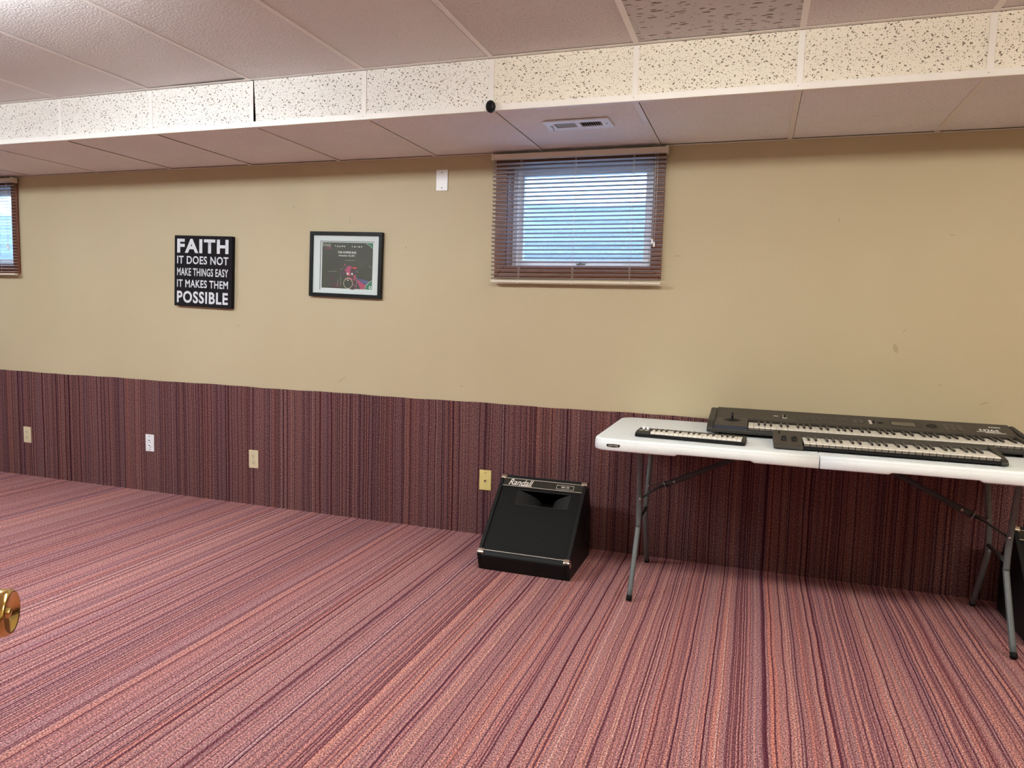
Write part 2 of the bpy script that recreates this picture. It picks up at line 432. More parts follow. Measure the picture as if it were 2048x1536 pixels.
# ------------------------------------------------------------------ the room
HS, HW, HU, YS, G = 2.0983, .7476, 2.3128, .7785, .6096
XL, XR, YB = -6.70, 2.74, -3.90
FLOOR_LOW = 0.0
WIN = [(-1.405, -.625), (-1.405 - 4.43, -.625 - 4.43)]
WZ0, WZ1 = 1.50, 2.035

bm = bmesh.new(); bx(bm, XL, XR, YB - 1.3, 0.0, -.05, 0)
floor = struct(obj('floor', bm, M['floor_carpet']))
floor['label'] = 'wine and salmon striped loop carpet floor'

# back wall, with two window openings
bm = bmesh.new()
xs = [XL] + sorted([v for w in WIN for v in w]) + [XR]; zs = [0, WZ0, WZ1, 2.60]
for i in range(len(xs) - 1):
    for j in range(3):
        if j == 1 and i in (1, 3): continue
        bx(bm, xs[i], xs[i+1], 0, .20, zs[j], zs[j+1])
bmesh.ops.remove_doubles(bm, verts=bm.verts[:], dist=1e-5)
inner = [f for f in bm.faces if False]
wall_back = struct(obj('wall_back', bm, M['paint']))
bm = bmesh.new()
n = 240
for i in range(n):
    a = XL + (XR - XL) * i / n; b = XL + (XR - XL) * (i + 1) / n
    ha = HW + .0015 * math.sin(a * 7.1) + .001 * math.sin(a * 23.7); hb = HW + .0015 * math.sin(b * 7.1) + .001 * math.sin(b * 23.7)
    v = [bm.verts.new(p) for p in ((a, -.008, 0), (b, -.008, 0), (b, -.008, hb), (a, -.008, ha), (b, -.001, hb), (a, -.001, ha))]
    bm.faces.new((v[0], v[1], v[2], v[3])); bm.faces.new((v[3], v[2], v[4], v[5]))
bmesh.ops.remove_doubles(bm, verts=bm.verts[:], dist=1e-5)
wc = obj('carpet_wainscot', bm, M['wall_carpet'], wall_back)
wc['label'] = 'striped carpet glued to the lower wall'

wl = struct(box('wall_left', (XL - .1, YB, 0), (XL, .2, 2.6), M['plain_wall']))
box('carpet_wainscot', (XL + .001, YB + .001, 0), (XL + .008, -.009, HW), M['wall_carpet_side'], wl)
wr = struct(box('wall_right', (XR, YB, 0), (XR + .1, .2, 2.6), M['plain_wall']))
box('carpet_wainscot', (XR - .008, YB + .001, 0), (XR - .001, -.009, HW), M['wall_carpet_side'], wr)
# wall behind the camera, with the doorway the photograph is taken from
DX0, DX1 = -.40, .46
bm = bmesh.new()
bx(bm, XL, DX0, YB - .1, YB, 0, 2.6); bx(bm, DX1, XR, YB - .1, YB, 0, 2.6); bx(bm, DX0, DX1, YB - .1, YB, 2.04, 2.6)
wf = struct(obj('wall_front', bm, M['plain_wall']))
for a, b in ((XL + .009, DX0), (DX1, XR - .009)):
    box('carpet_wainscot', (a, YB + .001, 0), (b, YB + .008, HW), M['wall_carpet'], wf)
bm = bmesh.new()
bx(bm, -1.0, DX0 - .3, YB - 1.3, YB - .1, 0, 2.3); bx(bm, DX1 + .3, 1.2, YB - 1.3, YB - .1, 0, 2.3)
bx(bm, -1.0, 1.2, YB - 1.4, YB - 1.3, 0, 2.3); bx(bm, -1.0, 1.2, YB - 1.4, YB - .1, 2.3, 2.4)
struct(obj('wall_hall', bm, M['plain_wall']))

# ceiling: deck above, tiles and tee bars as pieces
ceiling = struct(box('ceiling', (XL, YB, 2.56), (XR, .0, 2.66), M['deck']))
def kx(k): return (k - 6) * G
K0, K1 = -5, 10
def tile(name, lo, hi, m, key={}):
    d = tuple(round(b - a, 4) for a, b in zip(lo, hi)); kk = (d, m.name)
    c = [(a + b) / 2 for a, b in zip(lo, hi)]
    if kk not in key:
        bm = bmesh.new(); bx(bm, -d[0]/2, d[0]/2, -d[1]/2, d[1]/2, -d[2]/2, d[2]/2)
        o = obj(name, bm, m, ceiling); key[kk] = o.data
    else:
        o = obj_me(name, key[kk], m, ceiling)
    o.location = c
    return o
LIGHT_CELLS = {}
TY = [-YS, -YS - 2 * G, YB]            # 2 by 4 foot tiles
for k in range(K0, K1):
    a, b = max(kx(k), XL), min(kx(k + 1), XR)
    if b - a < .05: continue
    g = .0035
    # upper ceiling
    for r in range(2):
        if r == 1 and k in LIGHT_CELLS: continue
        m = M['tile_dir'] if (k == 5 and r == 0) else (M['tile_up'] if k <= 3 else M['tile_low'])
        o = tile('ceiling_tile', (a + g, TY[r + 1] + g, HU + .002), (b - g, TY[r] - g, HU + .017), m)
        o.location.z += random.uniform(0, .0015)
        if r == 0 and k == 1: o.rotation_euler = (0.0, math.radians(-.45), 0); o.location.z += .003
        if r == 0 and k == 3: o.location.x -= .0125
    # soffit underside
    o = tile('soffit_tile', (a + .0136, -YS + g, HS + .002), (b - g, -.0225, HS + .017), M['tile_soffit'])
    o.location.z += random.uniform(0, .0015)
    # soffit upright face
    if k == 2:                                                 # this one hangs askew and leaves a wedge-shaped gap
        bm = bmesh.new(); prism(bm, [(-.2805, -.098), (.3013, -.098), (.3013, .0974), (-.2905, .0974)], lambda p, q: (p[0], q, p[1]), -.0075, .0075)
        o = obj('soffit_face_tile', bm, M['tile_face'], ceiling); o.location = ((a + b) / 2, -YS + .0095, (HS + .016 + HU) / 2)
    else:
        tile('soffit_face_tile', (a + g, -YS + .002, HS + .018), (b - g, -YS + .017, HU - .002), M['tile_face'] if k < 4 else M['tile_face_warm_lit'])
def bar(name, lo, hi, bev=.0008):
    return box(name, lo, hi, M['tee'], ceiling, bevel=bev, seg=1)
for k in range(K0 + 1, K1 + 1):
    x = kx(k)
    if x < XL + .03 or x > XR - .03: continue
    bar('tee_bar', (x - .0115, YB, HU - .0005), (x + .0115, -YS - .020, HU + .0015))
    bar('soffit_tee_bar', (x - .0115, -YS + .021, HS - .0005), (x + .0115, -.018, HS + .0015))
    bar('soffit_face_tee', (x - .0115, -YS - .0008, HS + .0225), (x + .0115, -YS + .0012, HU - .003))
bar('cross_tee_bar', (XL, TY[1] - .0115, HU - .001), (XR, TY[1] + .0115, HU + .001))
bar('soffit_top_angle', (XL, -YS - .020, HU - .0012), (XR, -YS + .001, HU + .001))
bm = bmesh.new()
bx(bm, XL, XR, -YS - .0025, -YS - .0005, HS - .001, HS + .0235); bx(bm, XL, XR, -YS - .0025, -YS + .021, HS - .0022, HS - .0005)
obj('soffit_corner_trim', bm, M['tee'], ceiling)
bar('wall_angle', (XL, -.019, HS - .0018), (XR, -.001, HS - .0003))
# little rivets where the face tees meet the corner trim
for k in range(0, 8):
    bm = bmesh.new(); lathe(bm, [(0, .0022), (.001, .0018), (.0012, 0)], (kx(k) - .004, -YS - .0025, HS + .012), (0, -1, 0), 8)
    obj('rivet', bm, M['screw'], ceiling)

# ------------------------------------------------------------------ windows
def window(i, x0, x1):
    bm = bmesh.new()
    fw = .058                                                  # vinyl sash width
    y0, y1 = .112, .150
    for (a, b, c, d) in ((x0, x0 + fw, WZ0, WZ1), (x1 - fw, x1, WZ0, WZ1), (x0 + fw, x1 - fw, WZ0, WZ0 + .042), (x0 + fw, x1 - fw, WZ1 - .04, WZ1)):
        bx(bm, a, b, y0, y1, c, d)
    # inner stop step
    s = .014
    for (a, b, c, d) in ((x0, x0 + .03, WZ0, WZ1), (x1 - .03, x1, WZ0, WZ1), (x0 + .03, x1 - .03, WZ0, WZ0 + s), (x0 + .03, x1 - .03, WZ1 - s, WZ1)):
        bx(bm, a, b, y0 - .022, y0, c, d)
    w = struct(obj('window_%d' % i, bm, M['vinyl'], bevel=.002, seg=2))
    w['label'] = 'white framed basement window' 
    bm = bmesh.new(); bx(bm, x0 + fw - .003, x1 - fw + .003, .128, .132, WZ0 + .039, WZ1 - .037)
    obj('pane', bm, M['glass'], w)
    t = .012
    box('jamb_board', (x0 - .0005, -.004, WZ0), (x0 + .004, .111, WZ1), M['wood_v'], w)
    box('jamb_board', (x1 - .004, -.004, WZ0), (x1 + .0005, .111, WZ1), M['wood_v'], w)
    box('jamb_board', (x0, -.004, WZ0 - .0005), (x1, .111, WZ0 + .004), M['wood_h'], w)
    box('jamb_board', (x0, -.004, WZ1 - .004), (x1, .111, WZ1 + .0005), M['wood_h'], w)
    cw = .062
    zb, zt = WZ0 - .064, WZ1 + .055
    def mitre(pts, m):
        b2 = bmesh.new(); prism(b2, pts, lambda p, q: (p[0], q, p[1]), -.017, -.001)
        return obj('casing_board', b2, m, w, bevel=.003, seg=2)
    xo0, xo1 = x0 - cw, x1 + cw - .008
    mitre([(xo0, zb), (x0, WZ0), (x0, WZ1), (xo0, zt)], M['wood_v'])
    mitre([(xo1, zb), (xo1, zt), (x1, WZ1), (x1, WZ0)], M['wood_v'])
    mitre([(xo0, zb), (xo1, zb), (x1, WZ0), (x0, WZ0)], M['wood_h'])
    mitre([(xo0, zt), (x0, WZ1), (x1, WZ1), (xo1, zt)], M['wood_h'])
    # latch on the bottom sash rail
    bm = bmesh.new(); cx = (x0 + x1) / 2
    bx(bm, cx - .026, cx + .026, y0 - .010, y0 + .001, WZ0 + .018, WZ0 + .034)
    tube(bm, [(cx - .016, y0 - .014, WZ0 + .020), (cx, y0 - .018, WZ0 + .030), (cx + .018, y0 - .014, WZ0 + .022)], .004, 8)
    obj('latch', bm, M['screw'], w, bevel=.002)
    return w
window(1, *WIN[0]); window(2, *WIN[1])

def blind(x0, x1, label, tilt, nslat, zbot, skew, n_cords):
    t = thing('venetian_blind', label, 'blind', ((x0 + x1) / 2, -.045, HS - .05))
    ox = (x0 + x1) / 2; oz = HS - .05; hw = (x1 - x0) / 2
    # headrail: open channel with end brackets
    bm = bmesh.new(); bx(bm, -hw, hw, -.014, .014, .006, .034); bx(bm, -hw, hw, -.0155, -.0135, .008, .0125); bx(bm, -hw, hw, -.0155, -.0135, .0285, .0325)
    obj('headrail', bm, M['rail'], t, bevel=.0012)
    for s in (-1, 1):
        bm = bmesh.new(); bx(bm, s * hw - .006, s * hw + .006, -.018, .026, .003, .038)
        obj('end_bracket', bm, M['rail'], t, bevel=.0012)
    # one slat mesh, slightly crowned, shared
    bm = bmesh.new(); wd = .0125; prof = []
    for q in range(7):
        u = -1 + 2 * q / 6; prof.append((u * wd, .0022 * (1 - u * u)))
    top = [[bm.verts.new((sx, p[0], p[1] + .0003)) for p in prof] for sx in (-hw - .001, hw - .003)]
    bot = [[bm.verts.new((sx, p[0], p[1] - .0003)) for p in prof] for sx in (-hw - .001, hw - .003)]
    for q in range(6):
        bm.faces.new((top[0][q], top[1][q], top[1][q+1], top[0][q+1])); bm.faces.new((bot[0][q], bot[0][q+1], bot[1][q+1], bot[1][q]))
        for e in (0, 1): bm.faces.new((top[e][q], top[e][q+1], bot[e][q+1], bot[e][q]))
    for q in (0, 6): bm.faces.new((top[0][q], bot[0][q], bot[1][q], top[1][q]))
    for f in bm.faces: f.smooth = False
    z0 = -.016; z1 = zbot - oz + .018
    first = None
    for k in range(nslat):
        z = z0 + (z1 - z0) * k / (nslat - 1)
        if first is None: o = obj('slat', bm, M['slat'], t); first = o.data
        else: o = obj_me('slat', first, M['slat'], t)
        o.location = (random.uniform(-.0015, .0015), 0, z)
        fr = k / (nslat - 1)
        rx = tilt + random.uniform(-.015, .015)
        ry = skew * max(0, fr - .55)
        if skew and k == nslat - 2: ry -= .008
        o.rotation_euler = (rx, ry, 0)
    zb = zbot - oz
    bm = bmesh.new(); bx(bm, -hw + .002, hw - .002, -.013, .013, -.005, .006)
    o = obj('bottom_rail', bm, M['rail'], t, bevel=.002); o.location.z = zb; o.rotation_euler.y = skew * .5
    for fx in (-.655, -.01, .645):
        bm = bmesh.new()
        for yy in (-.0135, .0135):
            tube(bm, [(fx * hw, yy, .006), (fx * hw + .0, yy, zb + .004)], .0007, 6)
        tube(bm, [(fx * hw + .006, -.0145, .006), (fx * hw + .005, -.0145, zb)], .0006, 6)
        obj('ladder_cord', bm, M['cord'], t)
        bm = bmesh.new(); bx(bm, fx * hw - .006, fx * hw + .006, -.0155, -.012, zb - .007, zb + .002); obj('cord_button', bm, M['rail'], t, bevel=.001)
    for j in range(n_cords):
        cx = hw * .885 + j * .010; zz = -.415 - .014 * j
        bm = bmesh.new(); tube(bm, [(cx, -.017, .01), (cx + .003, -.019, zz * .5), (cx, -.019, zz)], .0008, 6); obj('lift_cord', bm, M['cord'], t)
        bm = bmesh.new(); lathe(bm, [(0, .002), (.004, .0042), (.022, .0055), (.026, .005), (.026, 0)], (cx, -.019, zz + .002), (0, 0, -1), 12); obj('tassel', bm, M['white_plastic'], t)
    return t
blind(-1.474, -.563, 'white mini blind with slats tilted up hanging over the window below the ceiling vent', math.radians(-11.5), 29, 1.416, .006, 2)
blind(-1.468 - 4.43, -.563 - 4.425, 'white mini blind with flat open slats over the window beyond the faith sign', math.radians(5), 29, 1.428, 0, 2)

# outside: ground, two corrugated window wells, a white building beyond
bm = bmesh.new()
bx(bm, -30, 20, .9, 25, 1.78, 1.88); bx(bm, -30, WIN[1][0] - .25, .2, .9, 1.78, 1.88); bx(bm, WIN[1][1] + .25, WIN[0][0] - .25, .2, .9, 1.78, 1.88); bx(bm, WIN[0][1] + .25, 20, .2, .9, 1.78, 1.88)
struct(obj('ground_outside', bm, M['gravel']))
for i, (a, b) in enumerate(WIN):
    cx = (a + b) / 2; rx, ry = .62, .60
    w = thing('window_well', 'corrugated galvanised steel window well seen through the %s window' % ('centre blind' if i == 0 else 'far'), 'window well', (cx, .2, 1.2))
    bm = bmesh.new(); nz = 48; na = 40; grid = []
    for j in range(nz + 1):
        z = .745 * j / nz; row = []
        for q in range(na + 1):
            an = PI * q / na; co = .003 * math.sin(z * 2 * PI / .075)
            row.append(bm.verts.new(((rx + co) * math.cos(an), (ry + co) * math.sin(an) ** .8 if q not in (0, na) else 0, z)))
        grid.append(row)
    for j in range(nz):
        for q in range(na): bm.faces.new((grid[j][q], grid[j][q+1], grid[j+1][q+1], grid[j+1][q]))
    o = obj('steel_wall', bm, M['steel_well'], w, smooth=True)
    so = o.modifiers.new('s', 'SOLIDIFY'); so.thickness = .003
    bm = bmesh.new(); bx(bm, -rx + .02, rx - .02, .0, ry - .02, 0, .05); obj('gravel_bed', bm, M['gravel'], w)
h = struct(bpy.data.objects.new('wall_outside', None)); link(h); h.location = (-3, 6.0, 1.88); h['label'] = 'white clapboard wall outside beyond the window wells'
for k in range(22):
    bm = bmesh.new(); z = k * .2
    prism(bm, [(-.0, z), (-.03, z), (-.008, z + .205), (0, z + .205)], lambda p, q: (q, p[0], p[1]), -14, 12)
    obj('clapboard', bm, M['siding'], h)
box('wall_core', (-14, .001, 0), (12, .2, 4.45), M['siding'], h)

# ------------------------------------------------------------------ ceiling lights
def ceiling_light(cx, cy, label, lens):
    t = thing('ceiling_light', label, 'ceiling light', (cx, cy, HU - .001))
    l, w = .61, .125
    bm = bmesh.new(); bx(bm, -l, l, -w * .8, w * .8, -.014, .0); obj('housing', bm, M['tee'], t, bevel=.002)
    bm = bmesh.new()
    prism(bm, [(-w, -.012), (w, -.012), (w, -.06), (w * .86, -.086), (-w * .86, -.086), (-w, -.06)], lambda p, q: (q, p[0], p[1]), -l + .012, l - .012)
    obj('diffuser', bm, lens, t, bevel=.010, seg=3)
    for s in (-1, 1):
        bm = bmesh.new(); prism(bm, [(-w - .003, -.002), (w + .003, -.002), (w + .003, -.062), (w * .88, -.090), (-w * .88, -.090), (-w - .003, -.062)], lambda p, q: (q, p[0], p[1]), s * (l - .012), s * l)
        obj('end_cap', bm, M['tee'], t, bevel=.003)
ceiling_light(-5.075, -2.12, 'wraparound ceiling light over the carpet in front of the far window', M['lens_far'])
ceiling_light(-2.75, -2.12, 'wraparound ceiling light over the carpet in front of the faith sign', M['lens_cool'])
ceiling_light(-.425, -2.12, 'wraparound ceiling light over the carpet in front of the black floor monitor', M['lens_mid'])
ceiling_light(1.90, -2.12, 'wraparound ceiling light beyond the far end of the folding table', M['lens_warm'])

# ------------------------------------------------------------------ things on the wall
def face_fn(y): return lambda x, z, t: (x, y - t, z)

# the faith sign
sw, sh, sd = .444, .443, .028
t = thing('wall_sign', 'black canvas sign with white lettering hanging on the beige wall', 'sign', (-3.408, -.0005, 1.4575), (0, math.radians(1.6), 0))
bm = bmesh.new(); bx(bm, -sw/2, sw/2, -sd, 0, -sh/2, sh/2); obj('canvas', bm, M['black_canvas'], t, bevel=.003, seg=2)
for s, v0, v1, bold in (('FAITH', .047, .244, .038), ('IT DOES NOT', .287, .40, .018), ('MAKE THINGS EASY', .457, .567, .018),
                        ('IT MAKES THEM', .622, .732, .018), ('POSSIBLE', .783, .953, .030)):
    text_obj('lettering', s, M['sign_white'], t, -sw/2 + .05 * sw, -sw/2 + .94 * sw, sh/2 - v1 * sh, sh/2 - v0 * sh, face_fn(-sd - .0006), bold, space=1.0 + 4 * bold)

# framed concert poster
pw, ph, pd = .480, .379, .024
t = thing('framed_picture', 'black framed concert photo of a drum kit in a white mat', 'picture', (-2.391, -.0005, 1.504), (0, math.radians(1.4), 0))
def P(u, v): return (-pw/2 + u * pw, ph/2 - v * ph)
bm = bmesh.new(); fw = .0215
for a, b, c, d in ((-pw/2, pw/2, ph/2 - fw, ph/2), (-pw/2, pw/2, -ph/2, -ph/2 + fw), (-pw/2, -pw/2 + fw, -ph/2 + fw, ph/2 - fw), (pw/2 - fw, pw/2, -ph/2 + fw, ph/2 - fw)):
    bx(bm, a, b, -pd, 0, c, d)
obj('frame', bm, M['black_frame'], t, bevel=.0015)
def rect(name, u0, v0, u1, v1, y, m, parent=t, th=.001):
    x0, z1 = P(u0, v0); x1, z0 = P(u1, v1)
    bm = bmesh.new(); bx(bm, x0, x1, y, y + th, z0, z1); return obj(name, bm, m, parent)
ou0, ov0, ou1, ov1 = .140, .140, .884, .895
bm = bmesh.new()
for a, b, c, d in ((.04, .05, .96, ov0), (.04, ov1, .96, .95), (.04, ov0, ou0, ov1), (ou1, ov0, .96, ov1)):
    x0, z1 = P(a, b); x1, z0 = P(c, d); bx(bm, x0, x1, -.0145, -.012, z0, z1)
obj('mat_board', bm, M['mat_board'], t)
rect('mat_shadow_line', ou0, ov0, ou0 + .008, ov1, -.0128, M['mat_bevel_shade']); rect('mat_shadow_line', ou0, ov0, ou1, ov0 + .010, -.0128, M['mat_bevel_shade'])  # shade along the mat opening's top and left, painted as grey strips
rect('inner_mat', ou0, ov0, ou1, ov1, -.0115, M['mat_board'])
pu0, pv0, pu1, pv1 = .167, .162, .868, .862
M['print_dark'] = noise_mat('dark_stage_print', (.035, .038, .034), (.05, .054, .048), 14, .45)
M['print_pink'] = noise_mat('pink_lit_print', (.55, .09, .20), (.34, .035, .10), 160, .5)
M['print_red'] = mat('red_lit_print', (.55, .05, .06), .5)
M['print_mauve'] = noise_mat('dim_mauve_print', (.12, .03, .06), (.05, .035, .045), 90, .5)
M['print_blue'] = noise_mat('blue_floor_print', (.09, .11, .28), (.05, .06, .14), 40, .5)
M['print_green'] = mat('teal_green_print', (.03, .20, .13), .5)
M['print_cream'] = mat('cream_line_print', (.72, .66, .45), .5)
M['print_shell'] = noise_mat('purple_shell_print', (.045, .03, .05), (.09, .05, .09), 60, .5)
pr = rect('print', pu0, pv0, pu1, pv1, -.0125, M['print_dark'])
layer = [0]
def Q(u, v): return P(pu0 + (pu1 - pu0) * u, pv0 + (pv1 - pv0) * v)
def shape(name, pts, m):
    layer[0] += 1; y = -.0127 - .00001 * layer[0]
    bm = bmesh.new(); vs = []
    for u, v in pts:
        x, z = Q(u, v); vs.append(bm.verts.new((x, y, z)))
    bm.faces.new(vs); return obj(name, bm, m, pr)
def ell(cx, cy, rx, ry, n=24, a0=0, a1=2 * PI): return [(cx + rx * math.cos(a0 + (a1 - a0) * i / n), cy + ry * math.sin(a0 + (a1 - a0) * i / n)) for i in range(n)]
def strip(name, pts, wd, m):
    layer[0] += 1; y = -.0127 - .00001 * layer[0]; bm = bmesh.new(); L = []
    q = [Vector(Q(*p)) for p in pts]
    for i, p in enumerate(q):
        d = (q[min(i + 1, len(q) - 1)] - q[max(i - 1, 0)]).normalized(); nn = Vector((-d.y, d.x)) * wd
        L.append((bm.verts.new((p.x + nn.x, y, p.y + nn.y)), bm.verts.new((p.x - nn.x, y, p.y - nn.y))))
    for a, b in zip(L, L[1:]): bm.faces.new((a[0], b[0], b[1], a[1]))
    return obj(name, bm, m, pr)
# zoom measures of the print, as fractions
shape('stage_floor', [(.70, .76), (.99, .83), (.99, .92), (.88, .92), (.70, .78)], M['print_blue'])
shape('stage_floor', [(.70, .78), (.90, .93), (.84, .998), (.78, .998), (.71, .85)], M['print_pink'])
shape('stage_corner', [(.86, .999), (.88, .93), (.93, .86), (.998, .80), (.998, .999)], M['print_green'])
strip('corner_line', [(.862, .995), (.878, .93), (.925, .865), (.995, .803)], .0012, M['print_cream'])
shape('stage_corner', [(.86, .002), (.998, .002), (.998, .12), (.93, .05)], M['print_green'])
strip('corner_line', [(.86, .006), (.93, .052), (.997, .122)], .0008, M['print_cream'])
shape('logo_square', [(.945, .928), (.995, .928), (.995, .985), (.945, .985)], M['letter_white'])
shape('logo_mark', ell(.970, .955, .014, .017, 12), M['print_green'])
for u, v, r in ((.262, .075, .010), (.31, .085, .013), (.355, .088, .012), (.403, .078, .013), (.443, .083, .012), (.598, .085, .010), (.645, .087, .012), (.69, .083, .008), (.733, .085, .013), (.777, .083, .011)):
    shape('stage_lamp', ell(u, v, r, r * 1.15, 12), M['letter_white'])
shape('floor_glow', ell(.28, .93, .10, .06), M['print_mauve']); shape('floor_glow', ell(.22, .78, .06, .03), M['print_mauve'])
shape('floor_glow', ell(.62, .92, .09, .10), M['print_mauve'])
shape('tom', [(.39, .60), (.47, .58), (.49, .66), (.45, .70), (.38, .68)], M['print_shell'])
shape('tom', [(.57, .60), (.68, .57), (.70, .66), (.60, .68)], M['print_shell'])
shape('drummer', [(.46, .58), (.50, .56), (.50, .51), (.53, .50), (.55, .53), (.56, .49), (.575, .49), (.60, .55), (.58, .57), (.57, .64), (.59, .70), (.56, .73), (.50, .70), (.48, .64)], M['print_pink'])
shape('drummer_hand', [(.445, .505), (.46, .455), (.478, .455), (.465, .51)], M['print_pink'])
shape('cymbal', ell(.655, .545, .05, .022), M['print_red'])
shape('leg_highlight', ell(.522, .675, .018, .026), M['letter_white']); shape('leg_highlight', ell(.607, .675, .016, .024), M['letter_white'])
shape('floor_stand', [(.60, .70), (.69, .70), (.67, .82), (.645, .82), (.635, .72)], M['print_pink'])
shape('bass_shell', ell(.545, .80, .08, .05), M['print_pink'])
shape('bass_hoop', ell(.532, .885, .091, .112, 36), M['print_cream']); shape('bass_head', ell(.532, .885, .084, .103, 36), M['print_dark'])
shape('bass_badge', ell(.527, .815, .018, .010, 10), M['letter_white'])
for a, b in (((.13, .635), (.30, .63)), ((.37, .60), (.42, .56)), ((.38, .72), (.385, .95)), ((.68, .60), (.725, .645)), ((.69, .74), (.70, .97)), ((.33, .80), (.32, .97)), ((.63, .90), (.70, .96)), ((.46, .385), (.66, .38)), ((.93, .48), (.98, .53))):
    strip('stand_tube', [a, b], .0006, M['letter_grey'])
def ptext(s, u0, u1, v0, v1, m, bold=.02, shear=0):
    x0, z1 = Q(u0, v0); x1, z0 = Q(u1, v1); layer[0] += 1
    o = text_obj('lettering', s, m, pr, x0, x1, z0, z1, lambda x, z, tt: (x, -.0127 - .00001 * layer[0], z), bold, shear); return o
ptext('THE COFFEE BUZ', .315, .68, .19, .235, M['letter_white'], .03)
ptext('November 18, 2011', .335, .655, .265, .305, M['letter_white'], .03)
ptext('STAGE', .01, .17, .03, .09, M['letter_grey'], .01)
ptext('LIVE!', .07, .185, .10, .15, M['print_pink'], .01, .3)
rect('picture_glass', .045, .055, .955, .945, -.0175, glass_mat('picture_glass', (.96, .98, .97), .035), th=.0015)

# outlets and plates
def plate(name, label, cx, cz, m, kind, group=None, w=.070, h=.1145, y=-.008):
    t = thing(name, label, 'wall plate', (cx, y, cz), group=group)
    bm = bmesh.new(); bx(bm, -w/2, w/2, -.006, 0, -h/2, h/2); obj('cover_plate', bm, m, t, bevel=.0035, seg=3)
    def disc(nm, x, z, r, mm, y0=-.006, dep=.0012):
        b2 = bmesh.new(); lathe(b2, [(0, r), (dep, r * .95), (dep, 0)], (x, y0, z), (0, -1, 0), 20); return obj(nm, b2, mm, t)
    if kind == 'duplex':
        for s in (-1, 1):
            zc = s * .0195
            b2 = bmesh.new(); pts = []
            for i in range(28):
                a = 2 * PI * i / 28; pts.append((.0165 * math.cos(a), max(-.0125, min(.0125, .0165 * math.sin(a)))))
            prism(b2, pts, lambda p, q: (p[0], q, zc + p[1]), -.008, -.005)
            r = obj('receptacle', b2, m, t)
            b2 = bmesh.new()
            bx(b2, -.0075, -.0050, -.0084, -.0078, zc - .001, zc + .008); bx(b2, .0050, .0073, -.0084, -.0078, zc, zc + .0075)
            lathe(b2, [(0, .0028), (.0006, .0028), (.0006, 0)], (0, -.0078, zc - .007), (0, -1, 0), 10)
            obj('slot', b2, M['dark_slot'], r)
        disc('screw', 0, 0, .0028, M['screw'])
    if kind == 'jack':
        for s in (-1, 1):
            b2 = bmesh.new(); zc = s * .017 - .002
            lathe(b2, [(0, .0115), (.004, .0110), (.0045, .0075), (.0015, .0070), (.0015, 0)], (0, -.006, zc), (0, -1, 0), 24)
            r = obj('jack_ring', b2, m, t)
            b2 = bmesh.new(); lathe(b2, [(0, .0052), (.0010, .0050), (.0010, 0)], (-.001, -.0075, zc + .004), (0, -1, 0), 12); obj('jack_hole', b2, M['dark_slot'], r)
        disc('screw', 0, .0445, .0026, M['dark_slot']); disc('screw', 0, -.0445, .0026, M['dark_slot'])
    if kind == 'coax':
        b2 = bmesh.new(); lathe(b2, [(0, .0062), (.002, .0062), (.002, .0045), (.011, .0045), (.011, .0018), (.009, 0)], (0, -.006, -.002), (0, -1, 0), 6, smooth=False)
        obj('connector', b2, M['screw'], t)
        disc('screw', 0, .0415, .0026, M['dark_slot']); disc('screw', 0, -.0415, .0024, m)
    if kind == 'blank':
        disc('screw', 0, .041, .0030, M['dark_slot']); disc('screw', 0, -.041, .0028, M['dark_slot'])
    return t
plate('wall_outlet', 'ivory duplex outlet on the carpeted wall under the far window', -4.985, .296, M['ivory'], 'duplex')
plate('jack_plate', 'bright white plate with two round jacks on the carpeted wall', -3.874, .328, M['plate_white'], 'jack')
plate('wall_outlet', 'ivory duplex outlet on the carpeted wall between sign and framed picture', -3.046, .2935, M['ivory'], 'duplex')
plate('coax_plate', 'yellow plate with one coax connector beside the black floor monitor', -1.4895, .3145, M['yellow_ivory'], 'coax')
plate('blank_plate', 'blank white plate with two screws high on the wall beside the window', -1.790, 1.969, M['white_plastic'], 'blank', y=-.0005)

# black puck on the soffit edge
bm = bmesh.new()
lathe(bm, [(0, .012), (.001, .0205), (.006, .024), (.016, .0245), (.022, .022), (.026, .015), (.027, 0)], (0, 0, 0), (0, -1, 0), 32)
for v in bm.verts: v.co.x *= .84; v.co.z *= 1.04
t = thing('clip_on_sensor', 'small black rounded puck stuck to the lower edge of the ceiling soffit', 'sensor', (-1.214, -YS - .0026, 2.110))
obj('shell', bm, M['black_plastic'], t)
for i in range(5):
    bm = bmesh.new(); x = -.010 + i * .005; hh = .020 * math.sqrt(max(0, 1 - (x / .021) ** 2)); bx(bm, x - .0008, x + .0008, -.0285, -.020, -hh * .8, hh * .8); obj('rib', bm, M['rubber'], t, bevel=.0005, seg=1)

